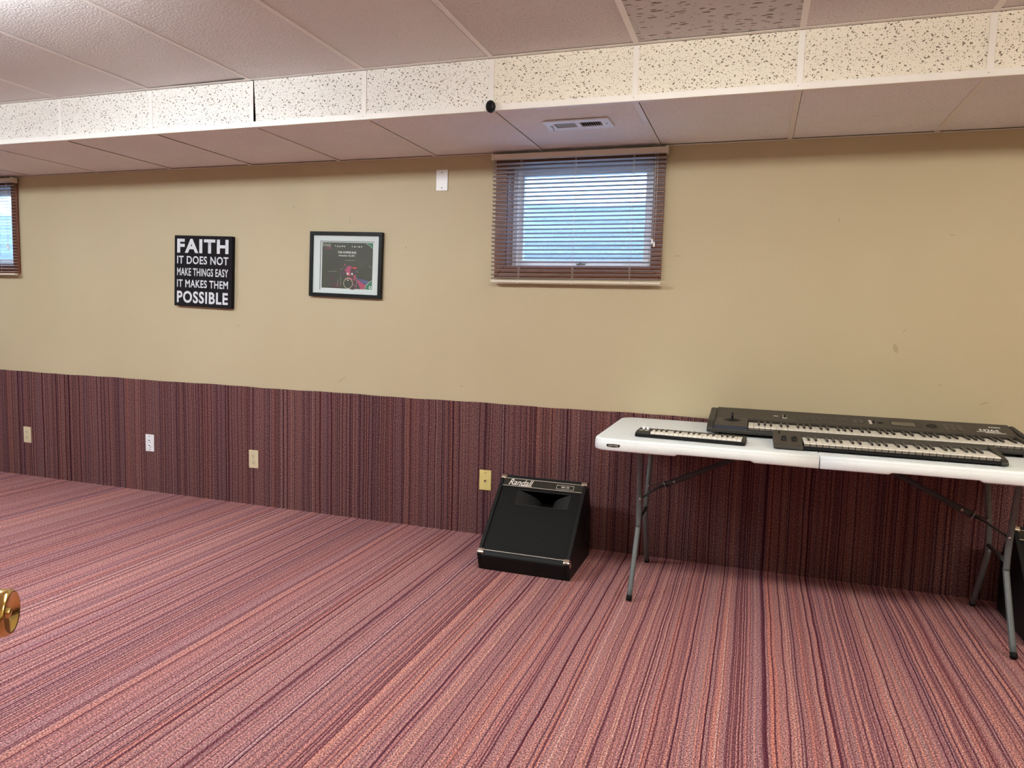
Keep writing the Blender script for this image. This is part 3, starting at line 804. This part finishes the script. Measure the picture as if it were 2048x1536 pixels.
# ceiling register in the soffit
t = thing('ceiling_vent', 'white steel air register with two banks of louvers in the soffit above the window', 'vent', (-.905, -.4945, HS + .0005))
vw, vl = .148, .074
bm = bmesh.new()
ox, oy = .106, .036
for a, b, c, d in ((-vw, vw, -vl, -oy), (-vw, vw, oy, vl), (-vw, -ox, -oy, oy), (ox, vw, -oy, oy), (-.010, .010, -oy, oy)):
    bx(bm, a, b, c, d, -.006, -.0005)
bmesh.ops.remove_doubles(bm, verts=bm.verts[:], dist=1e-6)
obj('face_plate', bm, M['white_plastic'], t)
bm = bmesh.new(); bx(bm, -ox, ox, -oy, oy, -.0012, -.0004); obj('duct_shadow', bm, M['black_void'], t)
for s in (-1, 1):
    for i in range(9):
        bm = bmesh.new(); x = s * (.0165 + i * .0101)
        hh = .0043 if s < 0 else .0030; bx(bm, -.0004, .0004, -oy, oy, -hh, hh)
        lean = math.radians(62 if s < 0 else 42) * -s
        for v in bm.verts:
            X, Z = v.co.x, v.co.z; v.co.x = X * math.cos(lean) + Z * math.sin(lean) ; v.co.z = (-X * math.sin(lean) + Z * math.cos(lean))
        o = obj('louver', bm, M['louver'] if s < 0 else M['white_plastic'], t); o.location = (x, 0, -.0033)
for s in (-1, 1):
    bm = bmesh.new(); lathe(bm, [(0, .0042), (.001, .004), (.0012, 0)], (s * .128, 0, -.006), (0, 0, -1), 14); obj('screw', bm, M['dark_slot'], t)
bm = bmesh.new(); tube(bm, [(-.120, -.005, -.006), (-.120, .012, -.012), (-.121, .030, -.020)], .0028, 8); obj('damper_lever', bm, M['screw'], t)

# ------------------------------------------------------------------ folding table
TZ = .729
TX0, TXM, TX1, TYF, TYR = -.735, .160, 1.055, -.748, -.012
t = thing('folding_table', 'white plastic fold-in-half table with grey steel legs against the wall', 'table', (TXM, (TYF + TYR) / 2, 0))
tcx, tcy = TXM, (TYF + TYR) / 2
def table_half(s):
    L = (TX1 - TX0) / 2; D = (TYR - TYF) / 2; R = .075
    out = []
    def arc(cx, cy, a0, a1, n=9): return [(cx + R * math.cos(a0 + (a1 - a0) * i / n), cy + R * math.sin(a0 + (a1 - a0) * i / n)) for i in range(n + 1)]
    e = .0022
    # front edge is split so the handle notch can lift the lower rim
    xa, xb = .24, .55
    if s > 0:
        pts = [(e, -D)] + [(xa, -D), (xa + .012, -D), (xb - .012, -D), (xb, -D)] + arc(L - R, -D + R, -PI/2, 0) + arc(L - R, D - R, 0, PI/2) + [(e, D)]
    else:
        pts = [(-e, D)] + arc(-L + R, D - R, PI/2, PI) + arc(-L + R, -D + R, PI, 1.5 * PI) + [(-xb, -D), (-xb + .012, -D), (-xa - .012, -D), (-xa, -D), (-e, -D)]
    cx = s * L / 2
    def ring(inset, z, notch=0.0):
        vs = []
        for (x, y) in pts:
            # inset towards the middle of the half
            nx = x; ny = y
            if abs(x) > 2 * e: nx = x - math.copysign(inset, x) * (1 if abs(x) > L - R - 1e-6 else 0)
            ny = y - math.copysign(inset, y) * (1 if abs(y) > D - R - 1e-6 else 0)
            # along the corner arcs inset radially
            if abs(x) > L - R - 1e-6 and abs(y) > D - R - 1e-6:
                ccx, ccy = math.copysign(L - R, x), math.copysign(D - R, y)
                k = (R - inset) / R; nx, ny = ccx + (x - ccx) * k, ccy + (y - ccy) * k
            zz = z
            if notch and y < -D + .001 and xa + .006 < abs(x) < xb - .006: zz = z + notch
            vs.append(bm.verts.new((nx, ny, zz)))
        return vs
    bm = bmesh.new()
    spec = [(.0, .010, 0), (.0, .030, 0)]
    rings = [ring(.018, TZ), ring(.010, TZ - .0008), ring(.004, TZ - .004), ring(.0015, TZ - .009), ring(.0015, TZ - .015),
             ring(-.0, TZ - .017), ring(.0, TZ - .047, .006), ring(.003, TZ - .051, .007), ring(.018, TZ - .051, .007), ring(.022, TZ - .040)]
    n = len(pts)
    for a, b in zip(rings, rings[1:]):
        for i in range(n):
            j = (i + 1) % n; f = bm.faces.new((a[i], a[j], b[j], b[i])); f.smooth = True
    bm.faces.new(rings[0]); bm.faces.new(rings[-1])
    return obj('tabletop_half', bm, M['table_plastic'], t)
table_half(-1); table_half(1)
# maker's badge
lx0, lx1 = -.672 - tcx, -.615 - tcx; fy = TYF - tcy
bm = bmesh.new(); prism(bm, [(lx0, TZ - .0225), (lx0 + .002, TZ - .0325), ((lx0+lx1)/2, TZ - .0345), (lx1 - .002, TZ - .0325), (lx1, TZ - .0225), ((lx0+lx1)/2, TZ - .0205)], lambda p, q: (p[0], q, p[1]), fy - .0012, fy + .001)
bd = obj('badge', bm, M['black_plastic'], t)
text_obj('lettering', 'LIFETIME', M['letter_grey'], bd, lx0 + .008, lx1 - .008, TZ - .0305, TZ - .0245, lambda x, z, q: (x, fy - .0014, z), .02)
# legs
def leg(s, fy_, name='leg'):
    x = s * .7235; y0 = fy_
    k = 1 if fy_ < 0 else -1
    bm = bmesh.new()
    tilt = .010 * s
    pts = [(x - .012 * s, k * -.215, TZ - .045), (x - .010 * s, k * -.185, .60), (x - .006 * s, k * -.135, .43), (x - .004 * s, k * -.121, .345), (x - .004 * s, k * -.122, .305), (x - .003 * s, k * -.130, .268), (x, k * -.268, .016)]
    if k > 0: pass
    fine = []
    P3 = [Vector(p) for p in pts]
    for i in range(len(P3) - 1):
        for q in range(6):
            u = q / 6; p0 = P3[max(i-1, 0)]; p1 = P3[i]; p2 = P3[i+1]; p3 = P3[min(i+2, len(P3)-1)]
            fine.append(.5 * ((2*p1) + (-p0 + p2)*u + (2*p0 - 5*p1 + 4*p2 - p3)*u*u + (-p0 + 3*p1 - 3*p2 + p3)*u**3))
    fine.append(P3[-1])
    tube(bm, fine, .0118, 16)
    lg = obj('leg', bm, M['leg'], t)
    d = (P3[-1] - fine[-3]).normalized()
    bm = bmesh.new(); tube(bm, [P3[-1] - d * .004, P3[-1] + d * .016], .0128, 16)
    lo = min(v.co.z for v in bm.verts)
    for v in bm.verts: v.co.z -= min(0, lo) if lo < 0 else 0
    obj('foot_cap', bm, M['rubber'], lg)
    bm = bmesh.new(); lathe(bm, [(0, .006), (.003, .0055), (.005, .003), (.005, 0)], (x - .005 * s - .006 * s, k * -.137 - .0105, .43), (0, -1, 0), 12); obj('bolt', bm, M['screw'], lg)
    return P3
for s in (-1, 1):
    for fy_ in (-1, 1): leg(s, fy_)
    x = s * .7195
    bm = bmesh.new(); tube(bm, [(x, -.121, .325), (x, .121, .325)], .0085, 12); obj('cross_bar', bm, M['leg_dark'], t)
    bm = bmesh.new(); tube(bm, [(x + .008 * -s, -.215, TZ - .046), (x + .008 * -s, .215, TZ - .046)], .0118, 12); obj('top_bar', bm, M['leg'], t)
    # Y brace: two straps meet at a ring, then a single arm up to the tabletop
    j = Vector((s * .615, 0, .475)); up = Vector((s * .20, 0, TZ - .045))
    for k in (-1, 1):
        bm = bmesh.new(); tube(bm, [(s * .712, k * .135, .43), (s * .655, k * .05, .461), j + Vector((0, k * .008, 0))], .0085, 8, flat=.35); obj('brace_strap', bm, M['leg_dark'], t)
    bm = bmesh.new(); tube(bm, [j + Vector((s * .03, 0, -.010)), j, j + (up - j) * .33, up], [.008, .0135, .012, .010], 8); obj('brace_arm', bm, M['leg_dark'], t)
    bm = bmesh.new(); d = (up - j).normalized()
    rc = j - d * .004; ring = []
    u, v = frame_of(d)
    pts = [rc + (u * math.cos(2*PI*q/20) * .021 + v * math.sin(2*PI*q/20) * .021) for q in range(21)]
    tube(bm, pts, .0019, 6, cap=False); obj('lock_ring', bm, M['screw'], t)
    bm = bmesh.new(); lathe(bm, [(0, .006), (.004, .005), (.005, 0)], j + d * .040 + Vector((0, -.012, 0)), (0, -1, 0), 12); obj('bolt', bm, M['screw'], t)

# ------------------------------------------------------------------ keyboards
def key_meshes(name, ww, wl, wh, bw, bl, bh, front):
    bm = bmesh.new(); g = .0006
    bx(bm, g, ww - g, 0, wl, -wh, 0, 0)
    o1 = bm
    wme = bpy.data.meshes.new('key'); 
    bmesh.ops.recalc_face_normals(bm, faces=bm.faces[:])
    e = [ed for ed in bm.edges if all(abs(v.co.z) < 1e-6 for v in ed.verts)]
    bmesh.ops.bevel(bm, geom=e, offset=.0009, segments=2, affect='EDGES')
    if front:
        bx(bm, g + .0008, ww - g - .0008, .0025, .01, -front, -wh, 1)
    bm.to_mesh(wme); bm.free()
    wme.materials.append(M['key_white']); wme.materials.append(M['key_front'])
    bm = bmesh.new(); v = bx(bm, -bw/2, bw/2, 0, bl, -.004, bh)
    for q in (4, 5): v[q].co.y += .007; v[q].co.z -= .001
    for q in (4, 7): v[q].co.x += .0013
    for q in (5, 6): v[q].co.x -= .0013
    bmesh.ops.bevel(bm, geom=bm.edges[:], offset=.0008, segments=1, affect='EDGES')
    bme = bpy.data.meshes.new('black_key'); bm.to_mesh(bme); bm.free(); bme.materials.append(M['key_black'])
    return wme, bme

def keys(t, first, nwhite, x0, yf, z, ww, wl, bw, bl, bh, wh=.004, front=0):
    """first: index 0..6 of the first white note, C=0"""
    wme, bme = key_meshes('key', ww, wl, wh, bw, bl, bh, front)
    for i in range(nwhite):
        o = obj_me('white_key', wme, [], t); o.location = (x0 + i * ww, yf, z)
        note = (first + i) % 7
        if note in (0, 1, 3, 4, 5) and i < nwhite - 1:
            sh = {0: -.0018, 1: .0018, 3: -.0022, 4: 0, 5: .0022}[note]
            o = obj_me('black_key', bme, [], t); o.location = (x0 + (i + 1) * ww + sh, yf + wl - bl, z)

def panel_prism(name, t, prof, x0, x1, m, bevel=.003):
    bm = bmesh.new(); prism(bm, prof, lambda p, q: (q, p[0], p[1]), x0, x1); return obj(name, bm, m, t, bevel=bevel, seg=2)

# --- long synthesiser
NX0, NX1, NYF, NYR = -.286, .984, -.425, -.062
t = thing('synthesizer_keyboard', 'long charcoal synthesizer keyboard with joystick and lcd at the back of the table', 'keyboard', (NX0, NYF, TZ))
D = NYR - NYF; Wd = NX1 - NX0
kx0 = .176; kx1 = kx0 + 45 * .02345
zk = .047
for fx in (.06, Wd - .06):
    for fy2 in (.04, D - .05):
        bm = bmesh.new(); lathe(bm, [(0, .011), (.0125, .010), (.0125, 0)], (fx, fy2, 0), (0, 0, 1), 14); obj('rubber_foot', bm, M['rubber'], t)
panel_prism('chassis', t, [(.012, .012), (.012, .022), (.05, .024), (D, .024), (D, .012)], .004, Wd - .004, M['black_plastic'], .002)
panel_prism('front_rail', t, [(.0, .014), (.0, .027), (.006, .033), (.03, .034), (.03, .014)], .0, Wd, M['dark_grey_plastic'], .003)
panel_prism('control_panel', t, [(D - .180, .055), (D - .172, .060), (D - .010, .088), (D, .084), (D, .024), (D - .170, .024)], .030, Wd - .020, M['key_body'], .002)
# left cheek with joystick, right cheek
panel_prism('left_cheek', t, [(.002, .034), (.014, .047), (.06, .055), (D - .170, .062), (D - .170, .024), (.002, .024)], .030, kx0 - .003, M['key_body'], .003)
panel_prism('end_block', t, [(.0, .014), (.004, .036), (.05, .060), (D - .03, .086), (D, .080), (D, .014)], .0, .030, M['dark_grey_plastic'], .006)
panel_prism('end_block', t, [(.0, .014), (.004, .036), (.05, .060), (D - .03, .086), (D, .080), (D, .014)], Wd - .020, Wd, M['dark_grey_plastic'], .006)
panel_prism('right_cheek', t, [(.002, .034), (.014, .047), (.06, .055), (D - .170, .062), (D - .170, .024), (.002, .024)], kx1 + .002, Wd - .020, M['key_body'], .002)
panel_prism('blue_stripe', t, [(.001, .0335), (.0095, .0445), (.0105, .0435), (.003, .0335)], .032, kx0 - .004, mat('navy_stripe', (.02, .028, .05), .3), .0004)
bm = bmesh.new(); lathe(bm, [(0, .040), (.002, .038), (.006, .020), (.010, .012), (.0105, 0)], (.105, .125, .057), (0, -.06, 1), 28)
js = obj('joystick_boot', bm, M['black_plastic'], t)
bm = bmesh.new(); tube(bm, [(.105, .125, .064), (.105, .127, .078), (.105, .128, .092)], [.005, .0045, .0055], 12); obj('joystick', bm, M['black_plastic'], js)
keys(t, 2, 45, kx0, .018, zk, .02345, .150, .0110, .092, .0085, .005, .018)
def on_panel(y):        # height of the sloped control panel at local y
    a, b = (D - .172, .060), (D - .010, .088); return a[1] + (b[1] - a[1]) * (y - a[0]) / (b[0] - a[0])
def pbox(name, x0, x1, y0, y1, h, m, parent=t, bev=.0006):
    bm = bmesh.new(); v = bx(bm, x0, x1, y0, y1, 0, 0)
    for i, q in enumerate(v): q.co.z = on_panel(q.co.y) + (h if i > 3 else -.001)
    return obj(name, bm, m, parent, bevel=bev, seg=1)
sy = D - .10
pbox('slider_plate', .325, .343, sy - .028, sy + .028, .0006, M['letter_grey']); pbox('slider', .328, .341, sy + .002, sy + .012, .006, M['black_plastic']); pbox('slider', .328, .341, sy - .018, sy - .008, .006, M['black_plastic'])
pbox('mode_print', .285, .305, sy - .004, sy + .002, .0006, M['letter_white'])
for i in range(8): pbox('button', .395 + i * .026, .413 + i * .026, sy + .006, sy + .015, .003, M['button'])
for i in range(4): pbox('button', .395 + i * .026 + (.01 if i > 2 else 0), .413 + i * .026, sy - .022, sy - .013, .003, M['button'])
for i in range(2):
    for j in range(3): pbox('button', .622 + i * .026, .642 + i * .026, sy - .022 + j * .020, sy - .012 + j * .020, .003, M['button'])
pbox('slider_plate', .690, .702, sy - .026, sy + .030, .0006, M['letter_grey']); pbox('slider', .704, .712, sy - .006, sy + .010, .006, M['black_plastic'])
pbox('button', .728, .746, sy - .006, sy + .008, .003, M['black_plastic'])
pbox('display_bezel', .775, .905, sy - .036, sy + .036, .0008, M['dark_grey_plastic']); pbox('display', .782, .875, sy - .024, sy + .026, .0014, M['lcd'])
bm = bmesh.new(); lathe(bm, [(-.001, .022), (.004, .021), (.005, .018), (.003, .012), (.003, 0)], (.940, sy, on_panel(sy)), (0, -.17, 1), 28); obj('data_wheel', bm, M['black_plastic'], t)
for i in range(3):
    for j in range(4): pbox('button', .985 + i * .026, 1.005 + i * .026, sy - .036 + j * .020, sy - .026 + j * .020, .003, M['button'])
text_obj('lettering', 'N264', M['letter_white'], t, Wd - .150, Wd - .078, sy - .024, sy + .006, lambda x, y, q: (x, y, on_panel(y) + .0006), .02)
text_obj('lettering', 'KORG', M['letter_white'], t, Wd - .105, Wd - .062, sy + .030, sy + .046, lambda x, y, q: (x, y, on_panel(y) + .0006), .03)
pbox('print_line', Wd - .165, Wd - .075, sy - .032, sy - .028, .0004, M['letter_white'], bev=0); pbox('print_line', Wd - .135, Wd - .060, sy - .046, sy - .038, .0004, M['letter_grey'], bev=0)

# --- 49 key controller in front of it
CX0, CX1, CYF, CYR = -.008, .806, -.672, -.470
t = thing('midi_keyboard', 'black forty-nine key controller with two wheels at the front of the table', 'keyboard', (CX0, CYF, TZ), (0, 0, 0))
D2 = CYR - CYF; W2 = CX1 - CX0; k20 = .112; k21 = k20 + 29 * .0233
for fx in (.05, W2 - .04):
    for fy2 in (.03, D2 - .03):
        bm = bmesh.new(); lathe(bm, [(0, .009), (.0085, .008), (.0085, 0)], (fx, fy2, 0), (0, 0, 1), 12); obj('rubber_foot', bm, M['rubber'], t)
panel_prism('chassis', t, [(.014, .008), (.012, .014), (.02, .016), (D2 - .002, .016), (D2 - .002, .008)], .004, W2 - .004, M['black_plastic'], .002)
panel_prism('front_rail', t, [(.006, .006), (.004, .016), (.010, .020), (.022, .020), (.022, .006)], k20 - .002, k21 + .004, M['black_plastic'], .003)
panel_prism('rear_panel', t, [(D2 - .034, .034), (D2 - .030, .046), (D2 - .006, .051), (D2, .046), (D2, .012), (D2 - .034, .012)], k20 - .002, k21 + .004, M['key_body'], .002)
panel_prism('wheel_block', t, [(.0, .003), (-.002, .012), (.002, .019), (.012, .022), (D2 - .03, .047), (D2 - .006, .051), (D2, .046), (D2, .006)], .0, k20 - .001, M['key_body'], .005)
panel_prism('end_cheek', t, [(.0, .003), (-.004, .010), (.0, .017), (.012, .026), (D2 - .06, .046), (D2 - .006, .051), (D2, .046), (D2, .006)], k21 + .002, W2, M['dark_grey_plastic'], .004)
for i, wx in enumerate((.040, .080)):
    bm = bmesh.new(); lathe(bm, [(-.0065, 0), (-.0065, .018), (-.005, .020), (.005, .020), (.0065, .018), (.0065, 0)], (wx, .085, .026), (1, 0, 0), 28); obj('wheel', bm, M['black_plastic'], t)
    bm = bmesh.new(); z = .0345; bx(bm, wx - .012, wx + .012, .055, .118, 0, 0)
    for q, v in enumerate(bm.verts): v.co.z = .022 + (v.co.y - .012) * (.025 / (D2 - .042)) + (.0008 if q > 3 else -.002)
    obj('wheel_well', bm, M['black_plastic'], t)
bm = bmesh.new(); bx(bm, .022, .025, .145, .165, .040, .053); obj('slider', bm, M['black_void'], t)
for bxp in (.045, .072):
    bm = bmesh.new(); bx(bm, bxp, bxp + .012, .140, .147, .036, .0425); obj('button', bm, M['dark_grey_plastic'], t)
keys(t, 0, 29, k20 + .001, .004, .034, .0233, .150, .0105, .092, .0085, .004, .014)
text_obj('lettering', 'USB  MIDI  CONTROLLER', M['letter_grey'], t, k21 - .22, k21 - .03, D2 - .020, D2 - .012, lambda x, y, q: (x, y, .0495), .0) if False else None

# --- 32 mini key controller
t = thing('mini_keyboard', 'small black mini-key controller with white wheels near the table end', 'keyboard', (-.572, -.640, TZ), (0, 0, math.radians(-3.5)))
W3, D3 = .456, .105
k30 = .066; ww3 = .0197
for fx in (.03, W3 - .03):
    for fy2 in (.02, D3 - .02):
        bm = bmesh.new(); lathe(bm, [(0, .006), (.0025, .006), (.0025, 0)], (fx, fy2, 0), (0, 0, 1), 12); obj('rubber_foot', bm, M['rubber'], t)
bm = bmesh.new(); bx(bm, 0, W3, 0, D3, .0018, .015); obj('base', bm, M['black_plastic'], t, bevel=.004, seg=3)
panel_prism('rear_panel', t, [(D3 - .030, .0145), (D3 - .030, .026), (D3 - .004, .028), (D3 - .0005, .0145)], .001, W3 - .001, M['dark_grey_plastic'], .003)
panel_prism('end_cheek', t, [(.002, .0145), (.004, .019), (.03, .024), (D3 - .029, .026), (D3 - .029, .0145)], .001, k30 - .001, M['dark_grey_plastic'], .002)
panel_prism('end_cheek', t, [(.002, .0145), (.004, .019), (.03, .024), (D3 - .029, .026), (D3 - .029, .0145)], k30 + 19 * ww3 + .001, W3 - .001, M['dark_grey_plastic'], .002)
keys(t, 3, 19, k30, .006, .0265, ww3, .070, .0090, .042, .006, .010, 0)
for wx in (.024, .042):
    bm = bmesh.new(); lathe(bm, [(-.005, 0), (-.005, .013), (-.004, .0145), (.004, .0145), (.005, .013), (.005, 0)], (wx, D3 - .022, .0235), (1, 0, 0), 24); obj('wheel', bm, M['plate_white'], t)
for bxp in (.012, .035):
    bm = bmesh.new(); bx(bm, bxp, bxp + .016, .038, .045, .024, .0262); obj('button', bm, M['letter_grey'], t, bevel=.0006, seg=1)

# ------------------------------------------------------------------ floor monitors
def floor_monitor(loc, label, scale=1.0):
    t = thing('floor_monitor', label, 'speaker', loc)
    hw = .229
    oy = .33                                                  # local y = world y + .33 for the first one
    prof = [(-.525, 0), (-.555, .080), (-.557, .088), (-.550, .094), (-.214, .402), (-.205, .404), (-.172, .396), (-.105, .235), (-.112, 0)]
    prof = [(a + oy, b) for a, b in prof]
    A = Vector((0, -.552 + oy, .092)); B = Vector((0, -.209 + oy, .404)); up = (B - A); FL = up.length; up.normalize()
    nrm = Vector((0, -up.z, up.y))                            # out of the sloping face
    bm = bmesh.new(); th = .019
    for s in (-1, 1): prism(bm, prof, lambda p, q: (q, p[0], p[1]), s * hw, s * (hw - th))
    def slab(p0, p1, inward, thick):
        p0 = Vector((0, *p0)); p1 = Vector((0, *p1)); iv = Vector((0, *inward)).normalized() * thick
        prism(bm, [(p0.y, p0.z), (p1.y, p1.z), (p1.y + iv.y, p1.z + iv.z), (p0.y + iv.y, p0.z + iv.z)], lambda p, q: (q, p[0], p[1]), -hw + th, hw - th)
    slab(prof[0], prof[1], (1, .35), th); slab(prof[8], prof[0], (0, 1), th); slab(prof[7], prof[8], (-1, 0), th); slab(prof[6], prof[7], (-1, -.4), th); slab(prof[5], prof[6], (-.2, -1), th)
    slab(prof[1], (A.y + up.y * .012, A.z + up.z * .012), (1, 0), th)
    obj('cabinet', bm, M['tolex'], t, bevel=.004, seg=2)
    def F(u, v, d=0):                                          # u across, v up the face, d out of the face
        q = A + up * v + nrm * d; return (u, q.y, q.z)
    rim = hw - th
    v0, v1 = .016, FL - .014
    bz = .050                                                  # badge strip height
    # grille cloth with the horn opening
    hu0, hu1, hv0, hv1 = -.118, .158, v1 - bz - .106, v1 - bz - .014
    bm = bmesh.new(); uv = bm.loops.layers.uv.new('UVMap')
    for (a, b, c, d) in ((-rim, rim, v0, hv0), (-rim, hu0, hv0, hv1), (hu1, rim, hv0, hv1), (-rim, rim, hv1, v1 - bz)):
        vs = [bm.verts.new(F(x, y, -.008)) for x, y in ((a, c), (b, c), (b, d), (a, d))]
        f = bm.faces.new(vs)
        for lp, (x, y) in zip(f.loops, ((a, c), (b, c), (b, d), (a, d))): lp[uv].uv = (x, y)
    obj('grille', bm, M['grille'], t)
    # horn: rim plate, two curved flares narrowing to a throat
    bm = bmesh.new(); thr = .034; dep = .105; cu = (hu0 + hu1) / 2; n = 14
    r_ = .004
    for (a, b, c, d) in ((hu0, hu1, hv1 - r_, hv1), (hu0, hu1, hv0, hv0 + r_), (hu0, hu0 + r_, hv0, hv1), (hu1 - r_, hu1, hv0, hv1)):
        bm.faces.new([bm.verts.new(F(x, y, -.006)) for x, y in ((a, c), (b, c), (b, d), (a, d))])
    for s in (-1, 1):
        prev = None
        for i in range(n + 1):
            q = i / n; uu = cu + s * (thr + ((hu1 - hu0) / 2 - r_ - thr) * (1 - q) ** 1.9); dd = -.0065 - dep * q
            cur = (bm.verts.new(F(uu, hv0 + r_, dd)), bm.verts.new(F(uu, hv1 - r_, dd)))
            if prev:
                f = bm.faces.new((prev[0], cur[0], cur[1], prev[1])); f.smooth = True
            prev = cur
    hn = obj('horn', bm, M['horn'], t)
    bm = bmesh.new()
    for v in (hv0 + r_ * .5, hv1 - r_ * .5): bm.faces.new([bm.verts.new(F(x, v, d)) for x, d in ((hu0, -.0065), (hu1, -.0065), (hu1, -.112), (hu0, -.112))])
    bm.faces.new([bm.verts.new(F(x, y, -.112)) for x, y in ((hu0, hv0), (hu1, hv0), (hu1, hv1), (hu0, hv1))])
    obj('horn_throat', bm, M['black_void'], hn)
    # badge strip with two bright lines
    bm = bmesh.new()
    def fb(a, b, c, d, d0, d1, name, m, parent=t):
        bm = bmesh.new(); V = [bm.verts.new(F(x, y, z)) for z in (d0, d1) for x, y in ((a, c), (b, c), (b, d), (a, d))]
        for q in ((0,1,2,3),(4,5,6,7),(0,1,5,4),(1,2,6,5),(2,3,7,6),(3,0,4,7)): bm.faces.new([V[i] for i in q])
        return obj(name, bm, m, parent)
    bs = fb(-rim, rim, v1 - bz, v1, -.012, -.004, 'badge_strip', M['badge'])
    fb(-rim, rim, v1 - bz, v1 - bz + .0035, -.004, -.002, 'bright_line', M['silver'], bs); fb(-rim, rim, v1 - .0035, v1, -.004, -.002, 'bright_line', M['silver'], bs)
    fb(-rim, rim, v0 - .0005, v0 + .0025, -.009, .0005, 'piping', M['silver'])
    text_obj('lettering', 'Randall', M['letter_silver'], bs, -rim + .030, -rim + .160, v1 - bz + .008, v1 - .006, lambda x, y, q: F(x, y, -.003), .012, .35)
    fb(-rim + .085, -rim + .156, v1 - bz + .0065, v1 - bz + .009, -.004, -.003, 'underline', M['letter_silver'], bs)
    for (a, b, c, d) in ((.075, .165, v1 - bz + .011, v1 - bz + .0125), (.075, .165, v1 - .0155, v1 - .014), (.075, .0765, v1 - bz + .011, v1 - .014), (.1635, .165, v1 - bz + .011, v1 - .014)):
        fb(a, b, c, d, -.004, -.003, 'label_outline', M['letter_silver'], bs)
    text_obj('lettering', 'RMS-12M', M['letter_silver'], bs, .100, .140, v1 - bz + .019, v1 - .021, lambda x, y, q: F(x, y, -.003), .01)
    # metal corner protectors
    for s in (-1, 1):
        for (v, sg) in ((0.0, 1), (FL, -1)):
            bm = bmesh.new(); bw = .032
            bx(bm, s * hw - (bw if s > 0 else .004), s * hw + (.004 if s > 0 else bw), 0, 0, 0, 0)
            V = bm.verts[:]
            co = [(-1, -1), (1, -1), (1, 1), (-1, 1)]
            # box in face coordinates
            a0, a1 = (s * hw - bw, s * hw + .003) if s > 0 else (s * hw - .003, s * hw + bw)
            c0, c1 = (v - .004, v + bw * .85) if sg > 0 else (v - bw * .75, v + .004)
            d0, d1 = (-.046, .0035) if sg > 0 else (-.030, .0035)
            pts = [F(x, y, d) for d in (d0, d1) for x, y in ((a0, c0), (a1, c0), (a1, c1), (a0, c1))]
            bm.clear(); V = [bm.verts.new(p) for p in pts]
            for q in ((0,1,2,3),(4,5,6,7),(0,1,5,4),(1,2,6,5),(2,3,7,6),(3,0,4,7)): bm.faces.new([V[i] for i in q])
            obj('corner_protector', bm, M['corner_metal'], t, bevel=.009, seg=4)
    # recessed side handle on the right
    bm = bmesh.new(); pts = [(-.26, .10), (-.17, .26), (-.15, .26), (-.15, .10)]
    prism(bm, [(a + oy, b) for a, b in pts], lambda p, q: (q, p[0], p[1]), hw + .0005, hw + .003); obj('handle_plate', bm, M['black_plastic'], t, bevel=.002)
    # small rubber feet
    return t
floor_monitor((-1.092, -.33, 0), 'black wedge floor monitor with silver corners on the open carpet')
floor_monitor((1.203, -.33, 0), 'black wedge floor monitor half hidden behind the table leg')

# ------------------------------------------------------------------ the open door with its brass knob
axis = Vector((.83, .56, 0)).normalized(); leafd = Vector((-.56, .83, 0)).normalized()
Kf = Vector((-.8814, -3.1568, .8837))                          # centre of the knob's front face
base = Kf - axis * .068
door = struct(bpy.data.objects.new('door_1', None)); link(door); door.location = base
door['label'] = 'open door leaf with brass knob beside the doorway'
def dl(s, q, z): p = leafd * s + axis * q; return (p.x, p.y, z)
bm = bmesh.new(); z0 = -base.z + .01; z1 = z0 + 2.02
V = [bm.verts.new(dl(s, q, z)) for z in (z0, z1) for s, q in ((-.78, -.036), (.062, -.036), (.062, -.001), (-.78, -.001))]
for q in ((0,1,2,3),(4,5,6,7),(0,1,5,4),(1,2,6,5),(2,3,7,6),(3,0,4,7)): bm.faces.new([V[i] for i in q])
obj('door_leaf', bm, M['door'], door, bevel=.002)
bm = bmesh.new(); lathe(bm, [(0, .033), (.003, .033), (.006, .029), (.008, .013), (.008, 0)], (0, 0, 0), axis, 36); obj('rosette', bm, M['brass'], door)
bm = bmesh.new()
lathe(bm, [(.006, .012), (.022, .0115), (.028, .014), (.036, .0225), (.044, .0262), (.056, .0268), (.064, .0262), (.0675, .0245), (.0685, .0228), (.0675, .0215), (.0635, .0065), (.0632, .0055), (.0665, .0050), (.0670, .003), (.0670, 0)], (0, 0, 0), axis, 48)
obj('knob', bm, M['brass'], door)
